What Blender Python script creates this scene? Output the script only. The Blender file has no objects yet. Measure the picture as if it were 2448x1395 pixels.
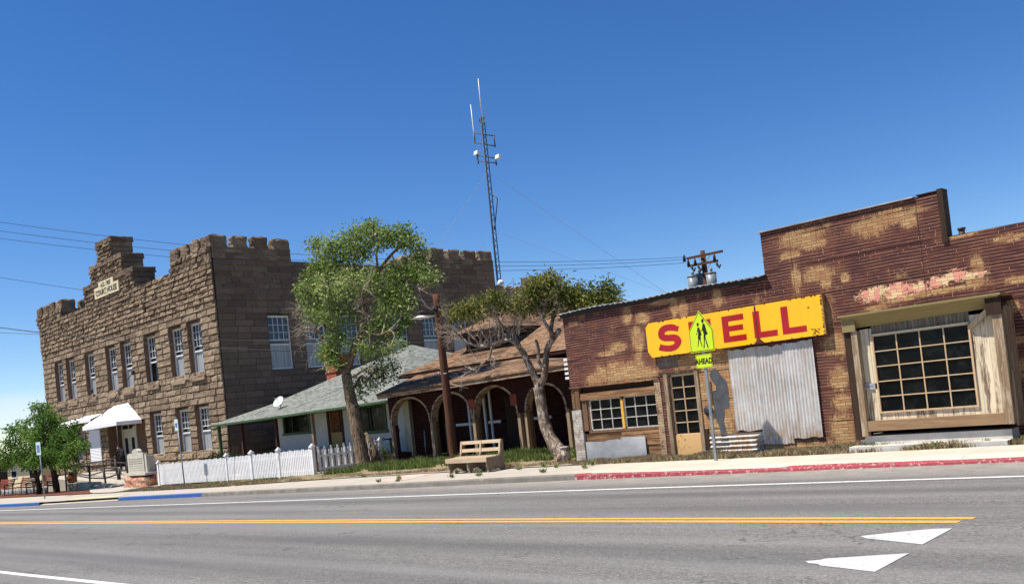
import bpy, bmesh, math, random
from mathutils import Vector, Matrix, noise
R = random.Random(7)
sc = bpy.context.scene
col = sc.collection
H, S = 1.7, 0.014                      # eye height, fall of the street towards -X (metres per metre)
FP, CX, CY = 2121.5, 1224.0, 900.0     # focal length and principal point on the 2448 px wide photograph
_y, _p, _r = (math.radians(a) for a in (-44.05, 1.686, -6.044))
_fw = Vector((math.sin(_y)*math.cos(_p), math.cos(_y)*math.cos(_p), math.sin(_p)))
_rt = Vector((math.cos(_y), -math.sin(_y), 0)); _up = _rt.cross(_fw)
RT = math.cos(_r)*_rt + math.sin(_r)*_up; UP = -math.sin(_r)*_rt + math.cos(_r)*_up; FW = _fw
EYE = Vector((0, 0, H))
def ray(x, y): return FW + RT*((x-CX)/FP) - UP*((y-CY)/FP)
def at(x, y, Y):                        # survey point read off the photo on the plane y = Y
    d = ray(x, y); return EYE + d*(Y/d.y)
def atx(x, y, X):
    d = ray(x, y); return EYE + d*(X/d.x)
def gr(x, y, dz=0.0):                   # ... on the sloping ground
    d = ray(x, y); return EYE + d*(-(H-dz)/(d.z-S*d.x))
def gz(X): return S*max(-150., min(X, 30.))

def tag(o, label=None, cat=None, group=None, kind=None):
    if label: o['label'] = label
    if cat: o['category'] = cat
    if group: o['group'] = group
    if kind: o['kind'] = kind
    return o
def root(name, label, cat, loc=(0, 0, 0), group=None, rz=0.0):
    o = bpy.data.objects.new(name, None); o.empty_display_size = .3
    o.location = loc; o.rotation_euler = (0, 0, rz); col.objects.link(o)
    return tag(o, label, cat, group)

class MB:
    def __init__(s): s.v = []; s.f = []; s.t = []; s.sm = []; s.tint = .5; s.smooth = False
    def face(s, pts, tint=None):
        n = len(s.v); s.v += [tuple(p) for p in pts]; s.f.append(tuple(range(n, n+len(pts))))
        s.t.append(s.tint if tint is None else tint); s.sm.append(s.smooth)
    def raw(s, vs, fs, tint=None):
        n = len(s.v); s.v += [tuple(p) for p in vs]
        for f in fs:
            s.f.append(tuple(i+n for i in f)); s.t.append(s.tint if tint is None else tint); s.sm.append(s.smooth)
    def box(s, x0, x1, y0, y1, z0, z1, tint=None):
        if x0 > x1: x0, x1 = x1, x0
        if y0 > y1: y0, y1 = y1, y0
        if z0 > z1: z0, z1 = z1, z0
        v = [(x0,y0,z0),(x1,y0,z0),(x1,y1,z0),(x0,y1,z0),(x0,y0,z1),(x1,y0,z1),(x1,y1,z1),(x0,y1,z1)]
        s.raw(v, [(0,3,2,1),(4,5,6,7),(0,1,5,4),(1,2,6,5),(2,3,7,6),(3,0,4,7)], tint)
    def bar(s, a, b, w, d, tint=None, upv=None):     # square bar from a to b
        a = Vector(a); b = Vector(b); t = (b-a).normalized()
        u = Vector(upv) if upv else (Vector((0,1,0)) if abs(t.y) < .9 else Vector((1,0,0)))
        n1 = t.cross(u).normalized(); n2 = t.cross(n1).normalized()
        v = []
        for c in (a, b):
            for i, j in ((-1,-1),(1,-1),(1,1),(-1,1)): v.append(c + n1*(i*w/2) + n2*(j*d/2))
        s.raw(v, [(0,1,2,3),(7,6,5,4),(0,4,5,1),(1,5,6,2),(2,6,7,3),(3,7,4,0)], tint)
    def tube(s, pts, rad, seg=8, tint=None, cap=True, smooth=True):
        pts = [Vector(p) for p in pts]; n = len(pts)
        if not isinstance(rad, (list, tuple)): rad = [rad]*n
        vs = []; fs = []; u = None
        for i, p in enumerate(pts):
            t = (pts[min(i+1, n-1)] - pts[max(i-1, 0)])
            if t.length < 1e-9: t = Vector((0,0,1))
            t.normalize()
            if u is None: u = t.orthogonal().normalized()
            else:
                u = (u - t*u.dot(t)); u = u.normalized() if u.length > 1e-6 else t.orthogonal().normalized()
            w = t.cross(u)
            for k in range(seg):
                a = 2*math.pi*k/seg; vs.append(p + (u*math.cos(a) + w*math.sin(a))*rad[i])
        for i in range(n-1):
            for k in range(seg):
                k2 = (k+1) % seg; fs.append((i*seg+k, i*seg+k2, (i+1)*seg+k2, (i+1)*seg+k))
        if cap: fs.append(tuple(range(seg-1, -1, -1))); fs.append(tuple((n-1)*seg+k for k in range(seg)))
        o = s.smooth; s.smooth = smooth and seg > 4; s.raw(vs, fs, tint); s.smooth = o
    def cyl(s, x, y, z0, z1, r0, r1=None, seg=16, tint=None):
        s.tube([(x,y,z0),(x,y,z1)], [r0, r0 if r1 is None else r1], seg, tint)
    def prism(s, poly, d, tint=None):                  # poly: 3D outline, d: thickness vector
        d = Vector(d); a = [Vector(p) for p in poly]; b = [p+d for p in a]; n = len(a)
        s.raw(a+b, [tuple(range(n)), tuple(range(2*n-1, n-1, -1))] + [(i, n+i, n+(i+1)%n, (i+1)%n) for i in range(n)], tint)
    def wall(s, y, y2, x0, x1, z0, z1, holes, tint=None): # slab facing -Y from y to y2, with rectangular holes (x0,x1,z0,z1)
        xs = sorted({x0, x1, *[h[0] for h in holes], *[h[1] for h in holes]}); xs = [x for x in xs if x0 <= x <= x1]
        zs = sorted({z0, z1, *[h[2] for h in holes], *[h[3] for h in holes]}); zs = [z for z in zs if z0 <= z <= z1]
        for a, b in zip(xs, xs[1:]):
            for c, d in zip(zs, zs[1:]):
                mx, mz = (a+b)/2, (c+d)/2
                if any(h[0] < mx < h[1] and h[2] < mz < h[3] for h in holes): continue
                s.face([(a,y,c),(b,y,c),(b,y,d),(a,y,d)], tint)
        for h in holes:
            a, b, c, d = max(h[0],x0), min(h[1],x1), max(h[2],z0), min(h[3],z1)
            s.face([(a,y,c),(a,y,d),(a,y2,d),(a,y2,c)], tint); s.face([(b,y,c),(b,y2,c),(b,y2,d),(b,y,d)], tint)
            s.face([(a,y,d),(b,y,d),(b,y2,d),(a,y2,d)], tint); s.face([(a,y,c),(a,y2,c),(b,y2,c),(b,y,c)], tint)
    def build(s, name, mat, parent=None, local=False, label=None, recalc=True):
        me = bpy.data.meshes.new(name)
        me.from_pydata(s.v, [], s.f); 
        me.validate(clean_customdata=False)
        if recalc:
            bm = bmesh.new(); bm.from_mesh(me); bmesh.ops.recalc_face_normals(bm, faces=bm.faces[:]); bm.to_mesh(me); bm.free()
        me.update()
        if len(me.polygons) == len(s.f):
            me.polygons.foreach_set('use_smooth', s.sm)
            at_ = me.attributes.new('tint', 'FLOAT', 'FACE'); at_.data.foreach_set('value', s.t)
        uv = me.uv_layers.new(name='UVMap'); buf = [0.0]*(2*len(me.loops))
        Z = Vector((0,0,1))
        for p in me.polygons:
            n = p.normal
            if abs(n.z) > .985 or n.length < .5: t = Vector((1,0,0)); b = Vector((0,1,0))
            else: t = Z.cross(n).normalized(); b = n.cross(t)
            for li in p.loop_indices:
                c = me.vertices[me.loops[li].vertex_index].co
                buf[2*li] = c.dot(t); buf[2*li+1] = c.dot(b)
        uv.data.foreach_set('uv', buf)
        me.materials.append(M[mat] if isinstance(mat, str) else mat)
        o = bpy.data.objects.new(name, me); col.objects.link(o)
        if parent is not None:
            o.parent = parent
            if not local:
                p = parent
                mw = Matrix.Translation(p.location) @ p.rotation_euler.to_matrix().to_4x4() if p.parent is None else None
                if mw is not None: o.matrix_parent_inverse = mw.inverted()
        if label: o['label'] = label
        return o
def kids(o): return [c for c in bpy.data.objects if c.parent == o]
def copy_tree(o, parent=None, childmap=None):
    c = o.copy(); col.objects.link(c)
    if parent is not None: c.parent = parent
    for ch in kids(o):
        if ch != c: copy_tree(ch, c)
    return c
def merge(a, b):                       # add b's faces (with their material) to mesh a, drop b
    bm = bmesh.new(); bm.from_mesh(a.data); n = len(bm.faces); bm.from_mesh(b.data); bm.faces.ensure_lookup_table()
    for f in bm.faces[n:]: f.material_index = len(a.data.materials)
    bm.to_mesh(a.data); bm.free(); a.data.materials.append(b.data.materials[0]); bpy.data.objects.remove(b)
def text_mesh(txt, size, extrude=.004, offset=0.0, sx=1.0):
    cu = bpy.data.curves.new('t', 'FONT'); cu.body = txt; cu.size = size; cu.extrude = extrude; cu.offset = offset
    cu.align_x = 'CENTER'; cu.align_y = 'CENTER'; cu.resolution_u = 4
    o = bpy.data.objects.new('t', cu); col.objects.link(o)
    dg = bpy.context.evaluated_depsgraph_get(); me = o.evaluated_get(dg).to_mesh()
    vs = [(v.co.x*sx, v.co.y, v.co.z) for v in me.vertices]; fs = [tuple(p.vertices) for p in me.polygons]
    bpy.data.objects.remove(o)
    return vs, fs
def put_text(mb, txt, size, cx, y, cz, offset=0.0, sx=1.0, ext=.004):
    vs, fs = text_mesh(txt, size, ext, offset, sx)
    mb.raw([(cx+a, y-c, cz+b) for a, b, c in vs], fs)

# rock-faced masonry: courses of separate blocks with bulging, broken faces
def stonework(mb, O, U, N, u0, u1, z0, z1, holes, course=.33, bl=.7, depth=.07, rough=1.0, nu=5, nz=4, seed=1):
    rr = random.Random(seed); O = Vector(O); U = Vector(U); N = Vector(N); Z = Vector((0,0,1))
    n = max(1, round((z1-z0)/course)); ch = (z1-z0)/n
    for i in range(n):
        a, b = z0+i*ch, z0+(i+1)*ch; m = (a+b)/2
        cuts = sorted([(max(h[0],u0), min(h[1],u1)) for h in holes if h[2] < m < h[3] and h[1] > u0 and h[0] < u1])
        spans = []; c = u0
        for h in cuts:
            if h[0] > c+.02: spans.append((c, h[0]))
            c = max(c, h[1])
        if c < u1-.02: spans.append((c, u1))
        for sa, sb in spans:
            L = sb-sa; k = max(1, round(L/(bl*rr.uniform(.8,1.25)))); w = [rr.uniform(.6,1.4) for _ in range(k)]
            tw = sum(w); p = sa
            for q in w:
                e = p + L*q/tw; g = .012
                seedv = Vector((rr.uniform(-50,50), rr.uniform(-50,50), rr.uniform(-50,50)))
                d0 = depth*rr.uniform(.55,1.15); tn = rr.random()
                un = max(3, min(nu, round((e-p)/.12))); vs = []
                slope = rr.uniform(-.25,.35)*depth
                def ease(i_, n_, w_): return 0 if i_ == 0 else 1 if i_ == n_ else w_+(1-2*w_)*(i_-1)/max(1, n_-2)
                for jz in range(nz+1):
                    for ju in range(un+1):
                        fu, fz = ease(ju, un, min(.3, .03/(e-p))), ease(jz, nz, .1)
                        if un <= 2 and ju == 1: fu = .5
                        uu = p+g+(e-p-2*g)*fu; zz = a+g+(ch-2*g)*fz
                        edge = min(fu, 1-fu)*min(fz, 1-fz)
                        h = 0 if edge <= 0 else d0*(1.2-.35*fz) + slope*.25*(fu-.5) + rough*depth*(.36*noise.noise(seedv + Vector((uu*4.5, zz*6, 0)))+.6*noise.noise(seedv + Vector((uu*11, zz*13, 3))))
                        if edge <= 0: h = .004
                        vs.append(O + U*uu + Z*zz + N*max(h, .004))
                fs = []
                for jz in range(nz):
                    for ju in range(un):
                        q0 = jz*(un+1)+ju; fs.append((q0, q0+1, q0+un+2, q0+un+1))
                mb.raw(vs, fs, tn); p = e
def boulder(mb, c, r, seed=0, seg=3, tint=None, amp=.25):
    bm = bmesh.new(); bmesh.ops.create_icosphere(bm, subdivisions=seg, radius=1)
    sv = Vector((seed*3.1, seed*1.7, seed)); vs = []
    for v in bm.verts:
        k = 1 + amp*noise.noise(v.co*1.6+sv) + amp*.5*noise.noise(v.co*4+sv)
        vs.append((c[0]+v.co.x*r[0]*k, c[1]+v.co.y*r[1]*k, c[2]+v.co.z*r[2]*k))
    mb.raw(vs, [tuple(v.index for v in f.verts) for f in bm.faces], tint); bm.free()
def roughbox(mb, x0, x1, y0, y1, z0, z1, amp=.03, step=.12, chamf=.06, seed=0, tint=None):
    bm = bmesh.new(); bmesh.ops.create_cube(bm, size=1)
    for e in (0,1,2): pass
    n = max(1, int(max(x1-x0, y1-y0, z1-z0)/step/2))
    bmesh.ops.subdivide_edges(bm, edges=bm.edges[:], cuts=min(n, 6), use_grid_fill=True)
    cx, cy, cz = (x0+x1)/2, (y0+y1)/2, (z0+z1)/2; sx, sy, sz = x1-x0, y1-y0, z1-z0; vs = []
    sv = Vector((seed*7.3, seed*2.1, seed*.7))
    for v in bm.verts:
        q = v.co*2; m = sorted((abs(q.x), abs(q.y), abs(q.z)))
        k = chamf*max(0, m[1]-.6)/.4*(1 if q.z > -.9 else 0)
        P_ = Vector((cx+v.co.x*sx, cy+v.co.y*sy, cz+v.co.z*sz))
        d = Vector((q.x, q.y, q.z)).normalized()
        P_ += d*(amp*noise.noise(P_*4+sv)*1.5 - k); vs.append(P_)
    mb.raw(vs, [tuple(v.index for v in f.verts) for f in bm.faces], tint); bm.free()
M = {}
class Nt:
    def __init__(s, name):
        s.m = bpy.data.materials.new(name); s.m.use_nodes = True; s.nt = s.m.node_tree
        s.b = s.nt.nodes['Principled BSDF']; s.out = s.nt.nodes['Material Output']; M[name] = s.m
    def n(s, t, ins=None, out=0, **props):
        nd = s.nt.nodes.new(t)
        for k, v in props.items(): setattr(nd, k, v)
        for k, v in (ins or {}).items(): s.set(nd.inputs[k], v)
        return nd.outputs[out]
    def set(s, i, v):
        if hasattr(v, 'is_output'): s.nt.links.new(v, i)
        else: i.default_value = v
    def B(s, **k):
        for a, v in k.items(): s.set(s.b.inputs[a.replace('_', ' ')], v)
    def obj(s): return s.n('ShaderNodeTexCoord', out='Object') if False else s.nt_coord('Object')
    def uv(s): return s.nt_coord('UV')
    def nt_coord(s, w):
        nd = s.nt.nodes.new('ShaderNodeTexCoord'); return nd.outputs[w]
    def map(s, v, scale=(1,1,1), loc=(0,0,0), rot=(0,0,0)):
        return s.n('ShaderNodeMapping', {'Vector': v, 'Scale': scale, 'Location': loc, 'Rotation': rot})
    def noise(s, v, scale=5, detail=4, rough=.55, dist=0):
        return s.n('ShaderNodeTexNoise', {'Vector': v, 'Scale': scale, 'Detail': detail, 'Roughness': rough, 'Distortion': dist}, 'Fac')
    def ramp(s, f, a, b, c0=0.0, c1=1.0):
        return s.n('ShaderNodeMapRange', {'Value': f, 'From Min': a, 'From Max': b, 'To Min': c0, 'To Max': c1})
    def mix(s, f, a, b, mode='MIX'):
        nd = s.nt.nodes.new('ShaderNodeMix'); nd.data_type = 'RGBA'; nd.blend_type = mode
        s.set(nd.inputs[0], f); s.set(nd.inputs[6], a if hasattr(a,'is_output') else (*a, 1)[:4]); s.set(nd.inputs[7], b if hasattr(b,'is_output') else (*b, 1)[:4])
        return nd.outputs[2]
    def math(s, op, a, b=0.0, clamp=False):
        nd = s.nt.nodes.new('ShaderNodeMath'); nd.operation = op; nd.use_clamp = clamp
        s.set(nd.inputs[0], a); s.set(nd.inputs[1], b); return nd.outputs[0]
    def tint(s): return s.n('ShaderNodeAttribute', out='Fac', attribute_name='tint')
    def bump(s, h, strength=.5, dist=.02):
        s.set(s.b.inputs['Normal'], s.n('ShaderNodeBump', {'Height': h, 'Strength': strength, 'Distance': dist}))
    def xyz(s, v):
        nd = s.nt.nodes.new('ShaderNodeSeparateXYZ'); s.set(nd.inputs[0], v); return nd.outputs

def plain(name, c1, c2=None, scale=4, rough=.8, bump=.3, bd=.01, stretch=(1,1,1), lo=.35, hi=.65, spec=.3, metal=0.0, tint=0.0, c3=None, fine=0):
    t = Nt(name); v = t.map(t.obj(), stretch); f = t.noise(v, scale, 6, .6)
    c2 = c2 or tuple(x*.75 for x in c1)
    c = t.mix(t.ramp(f, lo, hi), c1, c2)
    if c3: c = t.mix(t.ramp(t.noise(v, scale*.35, 3), .5, .68), c, c3)
    if tint: c = t.mix(tint, c, t.mix(t.tint(), (.25,.25,.25), (1,1,1)), 'MULTIPLY') if tint > 0 else c
    t.B(Base_Color=c, Roughness=rough, Metallic=metal); t.b.inputs['Specular IOR Level'].default_value = spec
    if bump: t.bump(t.noise(v, fine or scale*6, 5, .65), bump, bd)
    return t

# --- ground and road
t = Nt('asphalt'); v = t.obj()
g = t.math('ADD', t.math('MULTIPLY', t.noise(v, 34, 2, .9), .6), t.math('MULTIPLY', t.noise(v, 11, 5, .85), .4)); big = t.noise(t.map(v, (.12, 1.1, 1)), 1.1, 5, .6); tr = t.noise(t.map(v, (.03, .9, 1)), 1.6, 3, .5)
c = t.mix(t.ramp(g, .36, .64), (.075,.07,.065), (.25,.234,.215))
c = t.mix(t.ramp(big, .4, .62, 0, .5), c, (.1,.096,.094))
c = t.mix(t.ramp(tr, .42, .6, 0, .5), c, (.21,.2,.19))
spk = t.n('ShaderNodeTexVoronoi', {'Vector': v, 'Scale': 17, 'Randomness': 1}, 'Distance')
c = t.mix(t.ramp(spk, .1, .2, .55, 0), c, (.4,.38,.36))
cr = t.n('ShaderNodeTexVoronoi', {'Vector': t.map(v, (2.2, 5, 1)), 'Scale': 2.6, 'Randomness': 1}, 'Distance')
c = t.mix(t.math('MULTIPLY', t.ramp(cr, .04, .09, 1, 0), t.ramp(t.noise(v, .8), .5, .6)), c, (.03,.03,.03))
crk = t.n('ShaderNodeTexVoronoi', {'Vector': t.n('ShaderNodeVectorMath', {0: t.map(v, (.16,.42,1)), 1: t.n('ShaderNodeTexNoise', {'Vector': v, 'Scale': .9, 'Detail': 6}, 'Color')}, operation='ADD'), 'Scale': 1.0}, 'Distance', feature='DISTANCE_TO_EDGE')
c = t.mix(t.math('MULTIPLY', t.ramp(crk, .0, .009, 1, 0), t.ramp(t.noise(v, .35, 3), .47, .56, 0, .7)), c, (.035,.033,.032))
stn = t.noise(t.map(v, (.5,1,1)), 1.4, 6, .8); c = t.mix(t.ramp(stn, .6, .72, 0, .6), c, (.05,.047,.045))
wt = t.math('MINIMUM', t.math('ABSOLUTE', t.math('SUBTRACT', t.xyz(v)[1], 6.0)), t.math('MINIMUM', t.math('ABSOLUTE', t.math('SUBTRACT', t.xyz(v)[1], 8.0)), t.math('MINIMUM', t.math('ABSOLUTE', t.math('SUBTRACT', t.xyz(v)[1], 10.9)), t.math('ABSOLUTE', t.math('SUBTRACT', t.xyz(v)[1], 12.5)))))
c = t.mix(t.math('MULTIPLY', t.ramp(wt, .1, .5, 1, 0), t.ramp(t.noise(t.map(v,(.1,1,1)), 1.5, 4), .3, .6, .15, .5)), c, (.085,.08,.078))
sy = t.xyz(v)[1]
dustn = t.noise(v, 3, 6, .75)
c = t.mix(t.math('MULTIPLY', t.ramp(sy, 13.9, 15.2), t.ramp(dustn, .3, .6)), c, (.3,.265,.22))
t.B(Base_Color=c, Roughness=.85); t.b.inputs['Specular IOR Level'].default_value = .25; t.bump(t.math('ADD', g, t.math('MULTIPLY', spk, .6)), .75, .015)

def paint(name, colr, wear, sc_=14, under=(.15,.15,.15)):
    t = Nt(name); v = t.obj(); f = t.noise(v, sc_, 6, .75); f2 = t.noise(v, 60, 2)
    k = t.ramp(f, wear, wear+.08); k = t.math('MAXIMUM', k, t.ramp(f2, .72, .78))
    t.B(Base_Color=t.mix(k, t.mix(t.noise(v, 2), tuple(x*.88 for x in colr), colr), under), Roughness=.7); t.bump(t.noise(v, 60), .4, .01)
paint('paint_white', (.72,.72,.69), .57); paint('paint_yellow', (.7,.36,.055), .57, 13); paint('paint_bar', (.52,.52,.5), .585, 12)
paint('kerb_red', (.29,.025,.04), .54, 13, (.45,.36,.29)); paint('kerb_blue', (.012,.075,.27), .6, 9, (.25,.24,.22)); paint('paint_pale_yellow', (.72,.6,.28), .55, 5, (.68,.64,.56))
t = Nt('concrete'); v = t.obj(); f = t.noise(v, 1.2, 6, .65); f2 = t.noise(v, 40, 3, .7)
c = t.mix(t.ramp(f, .35, .7), (.53,.47,.37), (.42,.375,.3)); c = t.mix(t.ramp(f2, .58, .75, 0, .5), c, (.33,.3,.25)); c = t.mix(t.ramp(t.noise(v, 2.6, 6, .8), .55, .7, 0, .45), c, (.36,.31,.24))
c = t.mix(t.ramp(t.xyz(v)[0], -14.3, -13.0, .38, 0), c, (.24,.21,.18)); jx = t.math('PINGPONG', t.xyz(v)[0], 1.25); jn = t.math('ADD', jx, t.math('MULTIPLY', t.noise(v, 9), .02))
c = t.mix(t.ramp(jn, .01, .024, 1, 0), c, (.27,.24,.2))
t.B(Base_Color=c, Roughness=.9); t.bump(f2, .4, .006)
plain('kerb_grey', (.235,.21,.18), (.15,.135,.115), 3, .9, .5)
plain('kerb_plaza', (.46,.26,.2), (.58,.5,.42), 2.5, .9, .4)
t = Nt('dirt'); v = t.obj(); f = t.noise(v, .9, 6, .7); f2 = t.noise(v, 18, 5, .8)
c = t.mix(t.ramp(f2, .3, .7), (.35,.27,.17), (.21,.15,.09)); c = t.mix(t.ramp(f, .45, .62, 0, .7), c, (.13,.14,.045))
t.B(Base_Color=c, Roughness=1.0); t.b.inputs['Specular IOR Level'].default_value = .1; t.bump(f2, .9, .04)
plain('mulch', (.22,.07,.04), (.1,.035,.02), 22, 1, .9, .04)
# --- stone
t = Nt('stone'); v = t.obj(); tn = t.tint()
c = t.n('ShaderNodeValToRGB', {'Fac': tn}); cr_ = c.node.color_ramp
cr_.elements[0].color = (.19,.135,.09,1); cr_.elements[1].color = (.4,.3,.2,1)
e = cr_.elements.new(.35); e.color = (.275,.2,.132,1); e = cr_.elements.new(.68); e.color = (.34,.255,.175,1)
f = t.noise(v, 9, 6, .7); c = t.mix(t.ramp(f, .35, .7, 0, .65), c, t.mix(.5, c, (.09,.06,.04)))
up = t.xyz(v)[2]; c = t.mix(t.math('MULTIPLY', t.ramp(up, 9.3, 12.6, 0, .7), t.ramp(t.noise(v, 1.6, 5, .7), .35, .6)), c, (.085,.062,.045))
c = t.mix(t.ramp(t.noise(v, .7, 4), .55, .75, 0, .5), c, (.33,.24,.16))
t.B(Base_Color=c, Roughness=.95); t.b.inputs['Specular IOR Level'].default_value = .15; t.bump(t.noise(v, 26, 6, .75), 1.0, .05)
plain('mortar', (.06,.042,.03), (.045,.03,.022), 6, .95, .4)
plain('stone_reveal', (.2,.125,.085), (.15,.09,.06), 3, .95, .4)
plain('stone_grey', (.34,.33,.31), (.16,.15,.14), 5, .95, .9, .04)
plain('stone_slab', (.46,.44,.34), (.36,.35,.26), 3, .9, .4, c3=(.3,.31,.2))
plain('stone_monument', (.52,.49,.40), (.44,.41,.33), 4, .85, .4)
t = Nt('boulder_red'); v = t.obj(); vo = t.n('ShaderNodeTexVoronoi', {'Vector': v, 'Scale': 4.5}, 'Color')
c = t.mix(t.ramp(t.xyz(vo)[0], .1, .9), (.5,.25,.13), (.36,.07,.06)); c = t.mix(t.ramp(t.noise(v, 9, 5), .5, .62), c, (.6,.48,.33))
t.B(Base_Color=c, Roughness=.9); t.bump(t.noise(v, 9, 6, .8), 1, .08)
plain('engraving', (.2,.19,.16), rough=.9, bump=0)
# --- frames, glass
plain('frame_white', (.72,.73,.72), (.62,.63,.62), 3, .5, .1)
plain('door_cream', (.62,.6,.5), (.5,.48,.4), 3, .5, .1)
t = Nt('glass'); v = t.obj(); t.B(Base_Color=(.012,.016,.02,1), Roughness=.04); t.b.inputs['Specular IOR Level'].default_value = .65
t.bump(t.noise(v, 1.3, 2), .12, .02)
t = Nt('glass_blind'); v = t.obj(); t.B(Base_Color=t.mix(t.ramp(t.noise(t.map(v,(6,6,.4)), 2.2), .35, .65), (.22,.23,.235), (.4,.41,.4)), Roughness=.3); t.b.inputs['Specular IOR Level'].default_value = .5
t = Nt('glass_dirty'); v = t.obj(); t.B(Base_Color=t.mix(t.ramp(t.noise(v, 3, 6, .7), .5, .8), (.003,.004,.005), (.022,.024,.024)), Roughness=t.ramp(t.noise(v, 4), .3, .7, .03, .25)); t.b.inputs['Specular IOR Level'].default_value = .12; t.bump(t.noise(v, 1.1, 2), .2, .03)
plain('dark_void', (.012,.01,.01), (.008,.007,.007), 2, .95, 0)
# --- printed-brick siding of the old shop, with the places where it is worn to the tan layer
t = Nt('siding'); v = t.obj(); X, Y, Z = t.xyz(v)[0:3]
u = t.n('ShaderNodeCombineXYZ', {'X': t.math('ADD', X, Y), 'Y': Z, 'Z': 0.0})
def brick(t, vec, bw, rh, mortar, c1, c2, cm, off=.5, sm=.1, bias=0.0):
    nd = t.nt.nodes.new('ShaderNodeTexBrick'); nd.offset = off
    for k, w in {'Vector': vec, 'Color1': (*c1,1), 'Color2': (*c2,1), 'Mortar': (*cm,1), 'Scale': 1.0, 'Mortar Size': mortar, 'Mortar Smooth': sm, 'Brick Width': bw, 'Row Height': rh, 'Bias': bias}.items(): t.set(nd.inputs[k], w)
    return nd.outputs
wob = t.n('ShaderNodeVectorMath', {0: u, 1: t.n('ShaderNodeVectorMath', {0: t.n('ShaderNodeTexNoise', {'Vector': u, 'Scale': 1.1, 'Detail': 3}, 'Color'), 1: (.05,.07,0)}, operation='MULTIPLY')}, operation='ADD')
b1 = brick(t, wob, .215, .0635, .0045, (.06,.022,.02), (.05,.02,.018), (.36,.2,.105))
wz = t.xyz(wob)[1]; rowl = t.math('MULTIPLY', t.ramp(t.math('PINGPONG', wz, .03175), .0034, .0062, 1, 0), t.ramp(t.noise(t.map(u,(.5,3,1)), 3.5, 5, .7), .38, .6, .12, .85))
vj = t.math('MULTIPLY', t.math('SUBTRACT', b1[1], t.ramp(t.math('PINGPONG', wz, .03175), .0032, .0065, 1, 0), True), t.ramp(t.noise(u, 3.2, 6, .75), .52, .6))
jl = t.math('MAXIMUM', rowl, vj)
b2 = brick(t, wob, .215, .0635, .0042, (.5,.33,.15), (.35,.2,.095), (.07,.03,.02))
joint_fade = t.ramp(t.noise(u, 4.5, 5, .7), .36, .6)
dark = t.mix(jl, t.mix(t.ramp(t.noise(t.map(u,(1,2,1)), 2.2, 6, .7), .4, .66, 0, .85), (.058,.022,.022), (.12,.038,.028)), (.5,.28,.17))
tan = t.mix(t.ramp(t.noise(u, 2.6, 5, .7), .45, .62, 0, .8), b2[0], t.mix(.55, b2[0], (.27,.085,.045)))
PATCH = [(-14.3,2.12,.36,.16),(-13.6,2.2,.75,.24),(-13.0,2.1,.5,.18),(-13.6,2.83,.24,.11),(-14.95,3.62,.16,.05),(-13.95,2.72,.3,.07),(-12.95,2.95,.16,.3),(-13.0,2.55,.1,.12),
 (-13.2,3.6,.12,.22),(-12.75,3.45,.18,.14),(-11.8,3.62,.1,.25),(-11.55,3.5,.12,.2),(-12.1,3.75,.35,.06),(-10.6,3.62,.12,.2),(-8.45,4.55,.42,.16),(-8.2,4.38,.3,.1),(-8.75,4.25,.22,.08),(-6.95,4.5,.34,.17),(-6.5,4.6,.3,.14),(-6.2,4.42,.14,.12),(-6.05,4.62,.2,.06),
 (-8.65,3.72,.1,.24),(-8.15,3.72,.3,.15),(-8.0,3.55,.12,.15),(-8.1,2.8,.14,.3),(-7.95,2.2,.26,.22),(-7.95,1.5,.2,.22),(-7.95,1.0,.2,.17),(-7.6,3.55,.08,.1),(-5.1,3.3,.1,.22),(-5.15,3.05,.16,.1),(-4.6,2.5,.12,.1),(-4.65,1.9,.2,.1),(-4.7,1.35,.3,.18),(-4.5,3.75,.25,.06),(-5.9,2.98,.9,.045),(-6.6,2.92,.3,.03),(-4.45,2.98,.2,.06),(-8.6,4.9,.3,.04),(-7.0,2.85,.2,.05),
 (-11.0,1.5,.6,1.35),(-11.7,2.27,.55,.14),(-10.7,2.2,.35,.22),(-9.3,.12,1.2,.14),(-8.0,.45,.25,.35),(-5.3,4.0,.3,.07),(-3.9,2.4,.3,.25)]
acc = None
us = t.n('ShaderNodeVectorMath', {0: wob, 1: (.1075,.0635,1)}, operation='SNAP')
umx = t.nt.nodes.new('ShaderNodeMix'); umx.data_type = 'VECTOR'; umx.inputs[0].default_value = .22; t.set(umx.inputs[4], u); t.set(umx.inputs[5], us); um = umx.outputs[1]
rag = t.math('ADD', t.math('MULTIPLY', t.noise(t.map(u, (1,.55,1)), 5, 7, .85), .65), t.math('MULTIPLY', t.noise(t.map(u, (22,3,1)), 1.3, 3, .7), .35))
rq = t.noise(t.map(us, (1,1.3,1)), 4.2, 5, .8); nz_ = t.math('ADD', t.math('MULTIPLY', t.math('SUBTRACT', rag, .5), 3.6), t.math('ADD', t.math('MULTIPLY', t.math('SUBTRACT', rq, .5), .8), t.math('MULTIPLY', t.math('SUBTRACT', t.noise(u, 38, 4, .8), .5), 1.6)))
for cx_, cz_, rx_, rz_ in PATCH:
    dd = t.n('ShaderNodeVectorMath', {0: t.map(um, (1/rx_, 1/rz_, 0), (-(cx_-.03)/rx_ - 18/rx_, -(cz_-.015)/rz_, 0))}, 'Value' if False else 1, operation='LENGTH')
    acc = dd if acc is None else t.math('MINIMUM', acc, dd)
gn = t.noise(t.map(u, (1,.8,1)), 1.7, 7, .72)
k = t.ramp(t.math('ADD', acc, nz_), .92, 1.22, 1, 0)
vert = t.noise(t.map(u, (14, 2.2, 1)), 1.5, 5, .7)
k2 = t.math('MULTIPLY', t.ramp(vert, .6, .66), t.ramp(t.noise(t.map(u,(1,1.4,1),(9,4,0)), 1.6, 4, .7), .5, .6))
k = t.math('MAXIMUM', k, t.math('MULTIPLY', k2, .7))
k = t.math('MAXIMUM', k, t.math('MULTIPLY', t.ramp(gn, .59, .64), .5))
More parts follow.
